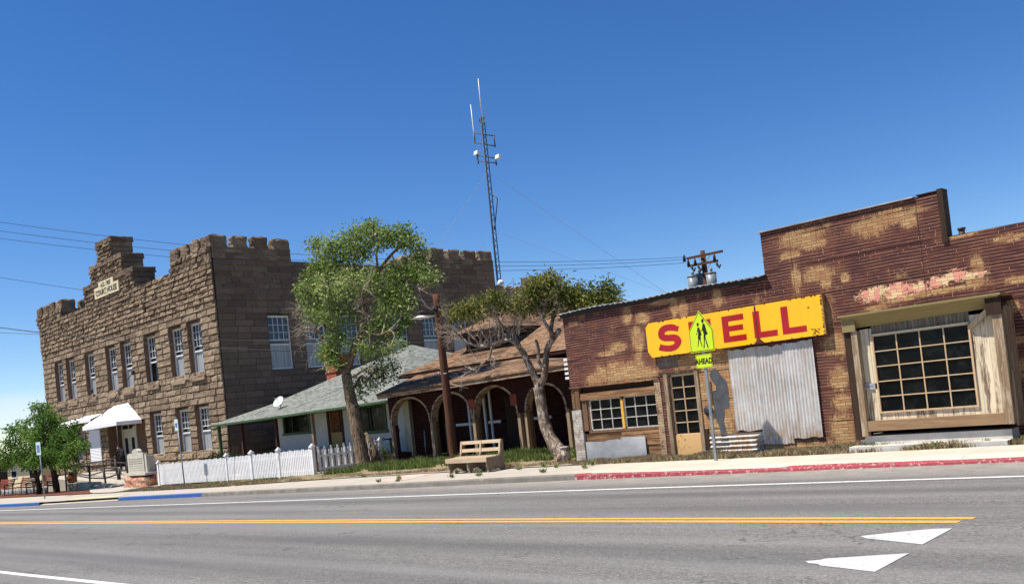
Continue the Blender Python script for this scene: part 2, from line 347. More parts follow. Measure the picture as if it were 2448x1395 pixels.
halo = t.math('MULTIPLY', t.ramp(t.math('ADD', acc, t.math('MULTIPLY', nz_, .8)), 1.0, 2.1, .75, 0), t.ramp(t.noise(u, 20, 4, .8), .35, .6, .3, 1)); dark = t.mix(halo, dark, t.mix(jl, (.2,.085,.045), (.42,.25,.14)))
c = t.mix(k, dark, tan)
pk = None
for cx_, cz_, rx_, rz_ in [(-7.05,3.13,.3,.13),(-6.6,3.12,.3,.14),(-6.2,3.12,.3,.09),(-5.78,3.17,.25,.1),(-5.5,3.24,.18,.12),(-5.25,3.19,.25,.06)]:
    d2 = t.n('ShaderNodeVectorMath', {0: t.map(um, (1/rx_, 1/rz_, 0), (-(cx_-.03)/rx_ - 18/rx_, -(cz_-.015)/rz_, 0))}, 1, operation='LENGTH'); pk = d2 if pk is None else t.math('MINIMUM', pk, d2)
pn = t.math('ADD', t.math('MULTIPLY', t.math('SUBTRACT', t.noise(t.map(us,(1,1,1),(5,2,0)), 7, 5, .8), .5), 2.2), t.math('MULTIPLY', t.math('SUBTRACT', t.noise(t.map(u,(1,1.3,1)), 16, 5, .8), .5), 3.2))
pm = t.math('MULTIPLY', t.ramp(t.math('ADD', pk, pn), .95, 1.05, 1, 0), t.math('SUBTRACT', 1.0, t.math('MULTIPLY', b1[1], .75)))
c = t.mix(pm, c, t.mix(t.ramp(t.noise(us, 5, 3), .46, .54), (.72,.3,.22), (.74,.55,.3)))
rust = t.ramp(t.noise(t.map(u,(1,.7,1),(3,8,0)), 2.6, 6, .7), .57, .68, 0, .6); c = t.mix(rust, c, t.mix(.45, c, (.3,.09,.03)))
seam = t.math('PINGPONG', t.math('ADD', Z, .03+t_off if False else .055), .335)
seam = t.math('ADD', seam, t.math('MULTIPLY', t.math('SUBTRACT', t.noise(t.map(u,(1,.1,1)), 2.2), .5), .02))
seamx = t.math('PINGPONG', t.math('ADD', X, .75), 1.33)
ksm = t.math('MAXIMUM', t.math('MULTIPLY', t.ramp(seam, .006, .011, 1, 0), t.ramp(t.noise(t.map(u,(.7,.1,1)), 1.0), .42, .5)), t.math('MULTIPLY', t.ramp(seamx, .004, .009, 1, 0), .7))
c = t.mix(ksm, c, (.012,.007,.006))
t.B(Base_Color=c, Roughness=.88); t.b.inputs['Specular IOR Level'].default_value = .2
hh = t.math('ADD', t.math('MULTIPLY', b1[1], -.7), t.math('ADD', t.math('MULTIPLY', ksm, -2.), t.math('MULTIPLY', t.noise(u, 1.5, 3), 4.0)))
t.bump(hh, .22, .012)
paint('faded_lettering', (.82,.36,.27), .5, 9, (.08,.03,.022))
# woods
def wood(name, c1, c2, c3=None, axis='x', rough=.85, sc_=3, bd=.012):
    t = Nt(name); st = {'x': (.6,9,9), 'z': (9,9,.6), 'y': (9,.6,9)}[axis]
    v = t.map(t.obj(), st); f = t.noise(v, sc_, 7, .7, .4); c = t.mix(t.ramp(f, .32, .68), c1, c2)
    if c3: c = t.mix(t.ramp(t.noise(t.map(t.obj(), tuple(q*.35+.2 for q in st)), sc_, 6, .75), *((.37,.47) if name == 'wood_peel' else (.5,.56))), c, c3)
    c = t.mix(.55, c, t.mix(t.tint(), (.35,.35,.35), (1,1,1)), 'MULTIPLY')
    t.B(Base_Color=c, Roughness=rough); t.b.inputs['Specular IOR Level'].default_value = .2; t.bump(f, .6, bd)
wood('wood_brown', (.3,.16,.075), (.14,.07,.035), (.36,.2,.1)); wood('wood_brown_v', (.24,.135,.07), (.11,.06,.035), None, 'z')
wood('wood_dark', (.07,.04,.025), (.035,.02,.014), None, 'z'); wood('wood_peel', (.25,.16,.1), (.14,.085,.055), (.78,.66,.46), 'z', sc_=2.2)
wood('wood_grey', (.3,.25,.18), (.12,.09,.06), None, 'z', sc_=4); wood('wood_beam', (.34,.22,.12), (.2,.12,.065), None, 'x')
wood('wood_post', (.33,.23,.14), (.19,.125,.075), (.42,.33,.22), 'z'); wood('plywood_olive', (.36,.29,.13), (.26,.2,.09), None, 'x')
wood('bench_wood', (.62,.48,.33), (.42,.3,.19), None, 'x', sc_=4); wood('bench_wood_shaded', (.36,.28,.2), (.19,.14,.1), None, 'z', sc_=3.4)  # bench end panels: slat wood darkened, their shade put into the colour
wood('pole_wood', (.17,.07,.035), (.065,.028,.018), None, 'z', sc_=3, bd=.03); wood('bench_red', (.27,.06,.035), (.17,.04,.025), None, 'x')
wood('trim_cream', (.46,.38,.27), (.3,.22,.15), (.2,.09,.05), 'x'); wood('post_cream', (.44,.34,.22), (.26,.18,.11), None, 'z')
plain('mullion', (.62,.6,.54), (.4,.36,.3), 20, .6, .2); plain('mullion_tan', (.6,.42,.25), (.5,.34,.2), 14, .6, .2); plain('paint_cream', (.7,.62,.4), (.6,.5,.32), 9, .7, .2)
plain('yellow_wood', (.75,.42,.06), (.62,.32,.04), 8, .6, .2)
t = Nt('door_tan'); v = t.obj(); t.B(Base_Color=t.mix(t.ramp(t.noise(v, 7, 5, .7), .6, .64), (.62,.38,.15), (.2,.06,.03)), Roughness=.6)
# metals
t = Nt('galv'); v = t.obj(); f = t.noise(v, 2.5, 6, .7); zz = t.xyz(v)[2]
c = t.mix(t.ramp(f, .3, .7), (.6,.58,.55), (.4,.385,.36)); f3 = t.noise(t.map(v, (9,9,1.1)), 1.6, 6, .75)
c = t.mix(t.math('MULTIPLY', t.ramp(f3, .47, .66), .7), c, (.36,.25,.16))
c = t.mix(t.math('MULTIPLY', t.ramp(zz, .75, .3), t.ramp(t.noise(t.map(v,(7,7,1.5)), 2.2, 5, .7), .4, .6)), c, (.33,.19,.09))
t.B(Base_Color=c, Roughness=.55, Metallic=.12); t.bump(t.noise(v, 14, 5, .7), .5, .01)
plain('galv_flat', (.38,.385,.39), (.25,.255,.26), 2.2, .5, .4, .015, metal=.15, c3=(.5,.5,.5))
plain('galv_post', (.33,.36,.37), (.24,.26,.27), 6, .5, .2, metal=.5)
plain('trans_grey', (.22,.245,.25), (.17,.195,.2), 3, .45, .1, metal=.1)
plain('iron', (.02,.02,.022), (.035,.03,.03), 10, .55, .2); plain('iron_brown', (.05,.03,.025), (.03,.02,.02), 10, .6, .2)
plain('antenna_blue', (.05,.07,.1), (.07,.09,.12), 6, .6, 0); plain('white_gloss', (.78,.78,.76), (.7,.7,.68), 3, .35, .05)
t = Nt('sign_yellow'); v = t.obj(); f = t.noise(v, 5, 7, .75); c = t.mix(t.ramp(f, .69, .71), (.93,.50,.006), (.2,.05,.02)); t.B(Base_Color=c, Roughness=.35)
c = t.mix(t.ramp(t.noise(t.map(v,(5,1,.7)), 1.5, 6, .7), .4, .75, 0, .45), c, (.75,.36,.02)); t.B(Base_Color=c)
t = Nt('sign_red'); v = t.obj(); t.B(Base_Color=t.mix(t.ramp(t.noise(v, 2, 4), .3, .7), (.42,.006,.01), (.34,.006,.01)), Roughness=.35)
plain('sign_rust', (.16,.045,.02), (.07,.02,.012), 12, .9, .5); plain('sign_edge', (.45,.25,.1), (.2,.08,.04), 9, .8, .3)
plain('fluoro', (.62,.78,.02), (.56,.72,.02), 3, .4, 0); plain('sign_black', (.015,.012,.012), (.02,.015,.015), 3, .5, 0)
plain('sign_mint', (.55,.72,.62), (.5,.66,.58), 3, .4, 0); plain('sign_blue', (.01,.07,.42), (.01,.06,.36), 3, .4, 0)
plain('mural_grey', (.085,.09,.095), (.045,.05,.058), 5, .85, .3, c3=(.1,.105,.11))
# roofs and cladding (UV in metres)
def shingle(name, a, b, dark, bw=.3, rh=.14, blot=None):
    t = Nt(name); v = t.uv(); o = brick(t, v, bw, rh, .007, a, b, dark, .5, .3)
    c = o[0]; f = t.noise(t.map(v, (1.2, 5, 1)), 2.4, 4, .6); c = t.mix(t.ramp(f, .46, .56, 0, .8), c, blot or b); c = t.mix(t.ramp(t.math('FRACT', t.math('DIVIDE', t.xyz(v)[1], rh)), .0, .3, .75, 0), c, dark)
    c = t.mix(t.ramp(t.noise(t.map(v,(1,1.6,1)), .9, 6, .75), .47, .6, 0, .75 if name == 'shingle_brown' else .35), c, dark)
    t.B(Base_Color=c, Roughness=.95); t.b.inputs['Specular IOR Level'].default_value = .15
    saw = t.math('FRACT', t.math('DIVIDE', t.xyz(v)[1], rh)); t.bump(t.math('ADD', t.math('MULTIPLY', saw, -1.0), t.math('ADD', t.math('MULTIPLY', o[1], -.6), t.math('MULTIPLY', t.noise(v, 30), .3))), .9, .03)
shingle('shingle_green', (.11,.12,.1), (.2,.21,.185), (.035,.04,.033), .55, .2, (.32,.33,.29))
shingle('shingle_brown', (.13,.075,.045), (.25,.15,.09), (.03,.017,.011), .5, .2, (.33,.2,.12))
shingle('clad_red', (.042,.014,.011), (.062,.02,.015), (.014,.006,.005), .2, .1); shingle('brick_red', (.42,.1,.05), (.34,.075,.04), (.14,.06,.045), .21, .075)
plain('slab_white', (.6,.56,.5), (.48,.44,.38), 4, .9, .4)
plain('stucco', (.56,.56,.54), (.5,.5,.48), 1.5, .9, .3); plain('stucco_yellow', (.66,.58,.36), (.6,.52,.33), 1, .9, .2); plain('stucco_brown', (.09,.06,.05), (.07,.05,.04), 2, .9, .2)
plain('green_trim', (.06,.115,.045), (.035,.07,.03), 6, .6, .2); plain('door_ochre', (.34,.25,.1), (.28,.2,.08), 4, .7, .2); plain('dark_red_wood', (.07,.022,.016), (.04,.014,.012), 5, .8, .3)
t = Nt('canvas'); v = t.obj(); t.B(Base_Color=t.mix(t.ramp(t.noise(v, 2), .3, .8), (.82,.82,.84), (.72,.72,.75)), Roughness=.8)
t = Nt('louvre'); v = t.obj(); zz = t.math('PINGPONG', t.xyz(v)[2], .05); t.B(Base_Color=(.8,.8,.82,1), Roughness=.5); t.bump(t.ramp(zz, 0, .05), 1, .02)
plain('fence_white', (.82,.81,.79), (.72,.71,.69), 5, .6, .2)
plain('plastic_green', (.035,.075,.055), (.03,.06,.045), 4, .5, 0); plain('terracotta', (.28,.1,.05), (.18,.06,.035), 5, .8, .2)
plain('cloth_black', (.012,.012,.015), (.02,.02,.024), 8, .9, .3); plain('skin', (.5,.28,.18), (.45,.25,.16), 5, .6, .05); plain('hair', (.03,.02,.015), rough=.7, bump=.3)
# vegetation
def leaf(name, a, b, c_, trans=.35):
    t = Nt(name); r = t.n('ShaderNodeValToRGB', {'Fac': t.tint()}); q = r.node.color_ramp
    q.elements[0].color = (*a,1); q.elements[1].color = (*c_,1); e = q.elements.new(.55); e.color = (*b,1)
    t.B(Base_Color=r, Roughness=.6); t.b.inputs['Specular IOR Level'].default_value = .15
    tl = t.nt.nodes.new('ShaderNodeBsdfTranslucent'); t.set(tl.inputs[0], r); mx = t.nt.nodes.new('ShaderNodeMixShader')
    mx.inputs[0].default_value = trans; t.nt.links.new(t.b.outputs[0], mx.inputs[1]); t.nt.links.new(tl.outputs[0], mx.inputs[2]); t.nt.links.new(mx.outputs[0], t.out.inputs[0])
leaf('leaf_light', (.05,.1,.012), (.21,.3,.055), (.62,.66,.33)); leaf('leaf_olive', (.04,.06,.01), (.19,.21,.04), (.45,.4,.14)); leaf('leaf_deep', (.02,.06,.01), (.1,.2,.03), (.3,.4,.09))
leaf('grass_green', (.06,.1,.02), (.18,.24,.06), (.42,.4,.2)); leaf('grass_dry', (.16,.12,.065), (.36,.28,.16), (.6,.5,.34)); leaf('leaf_dark', (.02,.035,.015), (.05,.08,.03), (.13,.16,.07))
def bark(name, a, b, c_=None, sc_=2):
    t = Nt(name); v = t.map(t.obj(), (5,5,1.2)); f = t.noise(v, sc_, 7, .75, .6); c = t.mix(t.ramp(f, .38, .6), a, b)
    if c_: c = t.mix(t.ramp(t.noise(t.map(t.obj(),(3,3,1.6)), 2.2, 5, .7), .52, .58), c, c_)
    t.B(Base_Color=c, Roughness=.95); t.b.inputs['Specular IOR Level'].default_value = .1; t.bump(f, 1, .06)
bark('bark_brown', (.36,.26,.17), (.06,.04,.027), None, 3.2); bark('bark_pale', (.33,.25,.18), (.1,.065,.045), (.55,.48,.4)); bark('bark_dark', (.06,.035,.025), (.03,.02,.015)); bark('twig_pale', (.5,.42,.34), (.33,.26,.2)); bark('stump_cut', (.6,.55,.46), (.5,.44,.34))

t = Nt('pier_white'); v = t.obj(); u = t.n('ShaderNodeCombineXYZ', {'X': t.xyz(v)[0], 'Y': t.xyz(v)[2], 'Z': 0.0}); o = brick(t, u, .17, .068, .005, (.5,.46,.4), (.42,.38,.33), (.2,.16,.13))
c = t.mix(t.ramp(t.noise(v, 4, 6, .7), .5, .6), o[0], (.25,.2,.15)); t.B(Base_Color=c, Roughness=.9); t.bump(o[1], -.5, .01)
t = Nt('pier_tan'); v = t.obj(); u = t.n('ShaderNodeCombineXYZ', {'X': t.xyz(v)[0], 'Y': t.xyz(v)[2], 'Z': 0.0}); o = brick(t, u, .17, .068, .005, (.42,.32,.18), (.34,.22,.13), (.12,.07,.05))
c = t.mix(t.ramp(t.noise(v, 4, 6, .7), .52, .6), o[0], (.12,.06,.04)); t.B(Base_Color=c, Roughness=.9); t.bump(o[1], -.5, .01)

t = Nt('stone_dressed'); v = t.obj(); tn = t.tint()
c = t.mix(t.ramp(tn, 0, 1), (.13,.092,.067), (.22,.16,.115)); f = t.noise(v, 5, 6, .7); c = t.mix(t.ramp(f, .4, .7, 0, .5), c, (.1,.068,.05)); c = t.mix(t.ramp(t.noise(v, .5, 4), .5, .7, 0, .4), c, (.12,.1,.075))
t.B(Base_Color=c, Roughness=.95); t.b.inputs['Specular IOR Level'].default_value = .15; t.bump(t.noise(v, 30, 6, .75), .6, .03)
# ---------------------------------------------------------------- setting
def strip(name, xs, ylo, yhi, dz, mat, ny=1, thick=0.0, face_front=False):
    mb = MB(); P_ = []
    for x in xs:
        a, b = ylo(x), yhi(x); P_.append([(x, a+(b-a)*j/ny, gz(x)+dz) for j in range(ny+1)])
    for i in range(len(xs)-1):
        for j in range(ny): mb.face([P_[i][j], P_[i+1][j], P_[i+1][j+1], P_[i][j+1]])
        if face_front:
            a, b = P_[i][0], P_[i+1][0]; mb.face([(a[0],a[1]-.015,a[2]-thick-.02), (b[0],b[1]-.015,b[2]-thick-.02), b, a])
    return tag(mb.build(name, mat, recalc=False), kind='structure')
def poly(pts):
    def f(x):
        if x <= pts[0][0]: return pts[0][1]
        for (a, b), (c, d) in zip(pts, pts[1:]):
            if x <= c: return b+(d-b)*(x-a)/(c-a)
        return pts[-1][1]
    return f
XS = [-1500,-150,-120,-100,-85,-75,-65,-60,-55,-52,-50,-48,-46,-44,-42,-40,-38,-36,-34,-32,-30,-28,-26,-24,-22,-20,-18,-16,-14,-12,-10,-8,-6,-4,-2,0,3,8,15,30,1500]
C = lambda v: (lambda x: v)
kerbY = poly([(-75,12.6),(-60,12.9),(-47,13.15),(-43,13.4),(-36.2,14.25),(-30,14.6),(-20.4,14.95),(-13.2,15.35),(-4,15.5),(5,15.6)])
backY = poly([(-75,16.4),(-48.5,16.5),(-37,16.3),(-33,16.4),(-26.5,17.35),(-20,17.6),(-17.8,17.72),(-13.8,17.62),(-7.4,17.05),(-4.4,17.05),(5,17.1)])
mb = MB()                                   # one ground sheet to the horizon
YS_ = [-1500,-200,-40,0,15,16.2,60,120,400,1500]
for i in range(len(XS)-1):
    for y0, y1 in zip(YS_, YS_[1:]):
        q = [(XS[i],y0),(XS[i+1],y0),(XS[i+1],y1),(XS[i],y1)]
        mb.face([(x, y, gz(x)-.03 if y <= 16.3 else gz(x)+.13) for x, y in q])
tag(mb.build('ground', 'dirt', recalc=False), kind='structure')
RX = [x for x in XS if -150 <= x <= 150]+[150]
strip('road', RX, C(-3.0), kerbY, 0.0, 'asphalt', 2)
seg = lambda a, b: [x for x in XS if a < x < b]
def cut(a, b): return [a]+seg(a, b)+[b]
strip('road_line_white', RX, poly([(-60,11.3),(-43.2,11.96),(-23.3,12.84),(-18.1,13.12),(-10.5,13.45),(-3.6,13.6),(10,13.7)]), poly([(-60,11.42),(-43.2,12.1),(-23.3,12.96),(-18.1,13.24),(-10.5,13.57),(-3.6,13.72),(10,13.82)]), .004, 'paint_white')
strip('road_line_near', cut(-75,-8), poly([(-60,4.35),(-17.1,4.56),(-12.3,4.72),(-5,4.85)]), poly([(-60,4.47),(-17.1,4.68),(-12.3,4.84),(-5,4.97)]), .004, 'paint_white')
yl = poly([(-60,8.65),(-33.8,9.3),(-13.6,10.02),(-7.9,10.19),(-3.2,10.24)])
strip('road_line_yellow', cut(-75,-3.22), lambda x: yl(x)-.13, yl, .004, 'paint_yellow')
strip('road_line_yellow', cut(-75,-3.3), lambda x: yl(x)-.37+min(0,(x+20)*.004), lambda x: yl(x)-.22+min(0,(x+20)*.003), .004, 'paint_yellow')
for nm, pts, sd in (('a', [(-3.99,9.05),(-3.88,8.93),(-3.23,8.67),(-3.24,9.56),(-3.42,9.5),(-3.7,9.3),(-3.82,9.2)], 3), ('b', [(-3.97,7.76),(-3.9,7.68),(-3.8,7.66),(-3.75,7.6),(-3.19,7.44),(-3.2,8.25),(-3.84,7.9),(-3.86,7.84)], 5)):
    mb = MB(); mb.face([(x, y, gz(x)+.005) for x, y in pts]); tag(mb.build('yield_marking', 'paint_bar', recalc=False), kind='structure')
# kerb faces and pavement
kt = poly([(-75,.13),(5,.13)])
def kerb(name, a, b, mat, top=.17, dz=.125, dz2=None):
    xs = cut(a, b); mb = MB()
    for x0, x1 in zip(xs, xs[1:]):
        y0, y1 = kerbY(x0), kerbY(x1)
        dd = [dz+((dz2 if dz2 is not None else dz)-dz)*(x-a)/(b-a) for x in (x0, x1)]
        pa, pb = [[(-.02,-.03),(0,d-.02),(.02,d+.004),(top,d+.004),(.21,.127)] for d in dd]
        for k in range(4):
            (p, q), (r_, s_), (p2, q2), (r2, s2) = pa[k], pa[k+1], pb[k], pb[k+1]
            mb.face([(x0,y0+p,gz(x0)+q),(x1,y1+p2,gz(x1)+q2),(x1,y1+r2,gz(x1)+s2),(x0,y0+r_,gz(x0)+s_)])
    return tag(mb.build(name, mat, recalc=False), kind='structure')
kerb('kerb', -75,-42.8,'kerb_blue'); kerb('kerb', -36.2,-29.8,'kerb_blue'); kerb('kerb', -29.8,-13.2,'kerb_grey'); kerb('kerb', -13.2,-9.0,'kerb_red', .06, .125, .06); kerb('kerb', -9.0,5,'kerb_red', .04, .06, .05)
mb = MB()
for a, b in zip(cut(-12.8,5), cut(-12.8,5)[1:]): f_ = lambda x: .132-.065*min(1,(x+13.2)/4.2); mb.face([(a,kerbY(a)+.065,gz(a)+f_(a)+.004),(b,kerbY(b)+.065,gz(b)+f_(b)+.004),(b,kerbY(b)+.22,gz(b)+.134),(a,kerbY(a)+.22,gz(a)+.134)])
tag(mb.build('kerb_slope', 'concrete', recalc=False), kind='structure'); kerb('kerb',5,60,'kerb_grey')
mb = MB()                                   # dropped kerb with pale yellow pad
x0, x1 = -42.8, -36.2
for a, b in zip(cut(x0, x1), cut(x0, x1)[1:]):
    mb.face([(a,kerbY(a)-.02,gz(a)+.01),(b,kerbY(b)-.02,gz(b)+.01),(b,kerbY(b)+.2,gz(b)+.05),(a,kerbY(a)+.2,gz(a)+.05)])
tag(mb.build('dropped_kerb', 'concrete', recalc=False), kind='structure')
strip('pavement_pad', cut(-41.2,-37.2), lambda x: kerbY(x)+.3, lambda x: kerbY(x)+.95, .136, 'paint_pale_yellow')
strip('pavement_slope', cut(-10.4,60), lambda x: kerbY(x)+.02, lambda x: kerbY(x)+.3, .05, 'concrete') if False else None
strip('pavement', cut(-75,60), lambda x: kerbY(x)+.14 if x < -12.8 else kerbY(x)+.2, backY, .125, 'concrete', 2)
strip('pavement_edging', cut(-26,-14), lambda x: backY(x)-.02, lambda x: backY(x)+.13, .15, 'kerb_grey' if False else 'concrete')
mb = MB()
for pts in ([gr(1010,1125,.13), gr(1062,1121,.13), gr(1035,1132,.13), gr(970,1146,.13), gr(918,1151,.13), gr(902,1150,.13)], [gr(530,1157,.13), gr(556,1150,.13), gr(568,1152,.13), gr(560,1162,.13)]):
    mb.face([(p.x, p.y, gz(p.x)+.13) for p in pts])
tag(mb.build('pavement_brick_patch', 'kerb_plaza', recalc=False), kind='structure')
strip('mulch_bed', cut(-75,-44.5), lambda x: backY(x)-.25, C(18.4), .16, 'mulch')
strip('forecourt', cut(-60,-41.5), lambda x: backY(x)-.2+max(0,(-44.5-x)*.35 if x < -44.5 else 0), C(24), .165, 'concrete')
mb = MB(); xs = cut(-31,-15.2)                     # raised grassy bank in front of the old houses
for a, b in zip(xs, xs[1:]):
    ys = [(0.12,.15),(.7,.2),(2.0,.27),(4.5,.3)]
    for (p,h1),(q,h2) in zip(ys, ys[1:]):
        fa, fb = min(1,(a+31)/2), min(1,(b+31)/2)
        mb.face([(a,backY(a)+p,gz(a)+.15+(h1-.15)*fa),(b,backY(b)+p,gz(b)+.15+(h1-.15)*fb),(b,backY(b)+q,gz(b)+.15+(h2-.15)*fb),(a,backY(a)+q,gz(a)+.15+(h2-.15)*fa)])
tag(mb.build('grass_bank', 'dirt', recalc=False), kind='structure')
# ---------------------------------------------------------------- court house
XL, XR, YF, YB = -73.3, -45.45, 24.15, 46.25
court = root('court_house', 'brown rough-stone court house with crenellated corner towers and stepped gable', 'court house', (-59.4, 24.15, -.8))
def sash(X0, X1, y, z0, z1, axis='x', blind=None, cols=4, label=None, rows=3):
    """double-hung window: frame part with glass and blind sub-parts, set in plane y (front) or x (side)"""
    f = MB(); g = MB(); bl = MB()
    def bx(mb, a, b, d0, d1, c, d):
        if axis == 'x': mb.box(a, b, y+d0, y+d1, c, d)
        else: mb.box(y-d1, y-d0, a, b, c, d)
    w = .07; m = z0+(z1-z0)*.46; lo = m
    bx(f, X0, X0+w, 0, .1, z0, z1); bx(f, X1-w, X1, 0, .1, z0, z1); bx(f, X0, X1, -.02, .1, z1-.11, z1+.001); bx(f, X0-.0, X1+.0, -.05, .1, z0-.001, z0+.08)
    bx(f, X0+w, X1-w, .0, .09, m-.045, m+.045)
    u0, u1 = m+.28, z1-.1
    bx(f, X0+w, X1-w, .03, .09, u0-.03, u0+.02)
    for i in range(1, cols):
        x = X0+w+(X1-X0-2*w)*i/cols; bx(f, x-.016, x+.016, .035, .085, u0, u1)
    for i in range(1, rows):
        z = u0+(u1-u0)*i/rows; bx(f, X0+w, X1-w, .035, .085, z-.014, z+.014)
    bx(g, X0+w, X1-w, .07, .075, m, z1-.1)
    bx(bl, X0+w, X1-w, .07, .075, z0+.08, m)
    fo = f.build('window', 'frame_white', court, label=label)
    for mb, nm, mt in ((g, 'glass', 'glass'), (bl, 'lower_glass', 'glass_blind' if blind is None else blind)):
        o = mb.build(nm, mt, None); o.parent = fo
        o.matrix_parent_inverse = (Matrix.Translation(court.location)).inverted() if False else Matrix.Identity(4)
        o.matrix_parent_inverse = Matrix.Identity(4)
    return fo
UW = [-70.75,-68.42,-64.82,-61.07,-58.62,-55.0,-51.45,-49.03]
uh = [(x, x+1.64, 5.2, 8.22) for x in UW]
LWX = [-68.4,-64.97,-55.1,-51.48,-48.98]
lh = [(x, x+1.64, .78, 3.38) for x in LWX]
doorh = (-61.9,-55.9,-1.2,3.05)
slits = [(-64.45,-64.25,9.75,10.35),(-54.42,-54.22,9.75,10.45)]
fh = uh+lh+[doorh]+slits
w = MB(); w.wall(YF, YF+.7, XL, XR, -1.6, 11.45, fh); w.build('wall_core', 'mortar', court)
m = MB(); stonework(m, (0,YF,0), (1,0,0), (0,-1,0), XL, XR, -1.6, .9, [h for h in fh], .46, .95, .12, 1.3, 5, 4, 3)
stonework(m, (0,YF,0), (1,0,0), (0,-1,0), XL, XR, .9, 9.1, fh, .37, .85, .07, 1.05, 5, 4, 5)
stonework(m, (0,YF-.03,0), (1,0,0), (0,-1,0), XL, XR, 9.1, 11.5, fh, .3, .62, .1, 1.2, 4, 4, 9)
for h in uh+lh: stonework(m, (0,YF-.07,0), (1,0,0), (0,-1,0), h[0]-.12, h[1]+.14, h[2]-.36, h[2]-.005, [], .36, 2.2, .09, 1, 10, 4, int(h[0]*7))
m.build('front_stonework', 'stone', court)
# reveals of the openings
for h in uh+lh+[doorh]:
    m = MB(); d = .9 if h is doorh else .45; a,b,c,e = h
    m.raw([(x, y, z) for y in (YF-.05, YF+d) for x, z in ((a+.002,c+.002),(b-.002,c+.002),(b-.002,e-.002),(a+.002,e-.002))], [(0,1,5,4),(1,2,6,5),(2,3,7,6),(3,0,4,7)]+([(4,5,6,7)] if h is not doorh else []))
    m.build('window_reveal' if h is not doorh else 'door_reveal', 'stone_reveal', court)
for i, h in enumerate(uh): sash(h[0]+.02, h[1]-.02, YF+.2, h[2]+.01, h[3]-.01, blind=['glass_blind','glass_blind','glass_blind','glass_blind','glass_blind','glass_dirty','glass_blind','glass_blind'][i])
for i, h in enumerate(lh):
    if i != 1: sash(h[0]+.02, h[1]-.02, YF+.2, h[2]+.01, h[3]-.01)
# side wall of dressed stone
SW = [(27.24,28.72),(29.65,31.15),(32.08,33.6),(36.15,37.6),(38.85,40.35),(41.55,43.0)]
sh = [(a, b, 5.08, 8.24) for a, b in SW]+[(27.2,28.7,.9,3.44),(32.1,33.6,.9,3.44)]
m = MB()
def sidewall(mb, x, x2, y0, y1, z0, z1, holes):
    t_ = MB(); t_.wall(0, x2-x, y0, y1, z0, z1, holes)
    mb.raw([(x-b if False else x+(-b), a, c) for a, b, c in t_.v], t_.f)
sidewall(m, XR-.02, XR+.4, YF, YB, -1.6, 11.45, sh); m.build('side_wall_core', 'mortar', court)
m = MB(); stonework(m, (XR-.02,0,0), (0,1,0), (1,0,0), YF+.06, YB, -1.6, 9.1, sh, .37, .95, .028, .6, 3, 2, 15)
stonework(m, (XR-.02,0,0), (0,1,0), (1,0,0), YF+.06, YB, 9.1, 11.48, sh, .3, .9, .045, .5, 3, 2, 19)
stonework(m, (XR+.01,0,0), (0,1,0), (1,0,0), YF+.06, 29.2, 9.1, 12.1, [], .33, .9, .045, .5, 3, 2, 21)
stonework(m, (XR+.01,0,0), (0,1,0), (1,0,0), 40.35, YB, 9.1, 12.1, [], .33, .9, .045, .5, 3, 2, 23)
for h in sh: stonework(m, (XR+.0,0,0), (0,1,0), (1,0,0), h[0]-.12, h[1]+.16, h[2]-.36, h[2]-.01, [], .36, 2.2, .05, .5, 6, 2, 24)
m.build('side_stonework', 'stone_dressed', court)
for i, h in enumerate(sh): sash(h[0]+.02, h[1]-.02, XR-.12, h[2]+.01, h[3]-.01, 'y', 'glass_blind')
for a,b,c,e in sh:
    m = MB(); m.raw([(x, y, z) for x in (XR+.02, XR-.5) for y, z in ((a+.002,c+.002),(b-.002,c+.002),(b-.002,e-.002),(a+.002,e-.002))], [(0,1,5,4),(1,2,6,5),(2,3,7,6),(3,0,4,7),(4,5,6,7)])
    m.build('window_reveal', 'stone_reveal', court)
# body behind, parapets and roof
m = MB(); m.face([(XL,YF+.7,-1.6),(XL,YF+.7,11.4),(XL,YB,11.4),(XL,YB,-1.6)]); m.face([(XL,YB,-1.6),(XR,YB,-1.6),(XR,YB,11.4),(XL,YB,11.4)])
m.box(XL, XR-.02, YF+.02, YF+.65, 11.3, 11.42); m.box(XR-.65, XR-.03, YF+.66, YB, 11.3, 11.42); m.box(XL+.02, XL+.6, YF+.66, YB, 11.3, 11.42); m.box(XL+.6, XR-.66, YB-.6, YB-.01, 11.3, 11.42)
m.box(XL+.1, XR-.6, YF+.7, YB-.2, 10.6, 10.75)
m.build('rear_walls', 'mortar', court)
m = MB(); cx_, cy_ = -58, 36
rp = [(-66,30,11.2),(-52.5,30,11.2),(-52.5,42,11.2),(-66,42,11.2)]
for i in range(4): m.face([rp[i], rp[(i+1)%4], (cx_,cy_,12.9)])
m.build('hip_roof', 'galv_flat', court)
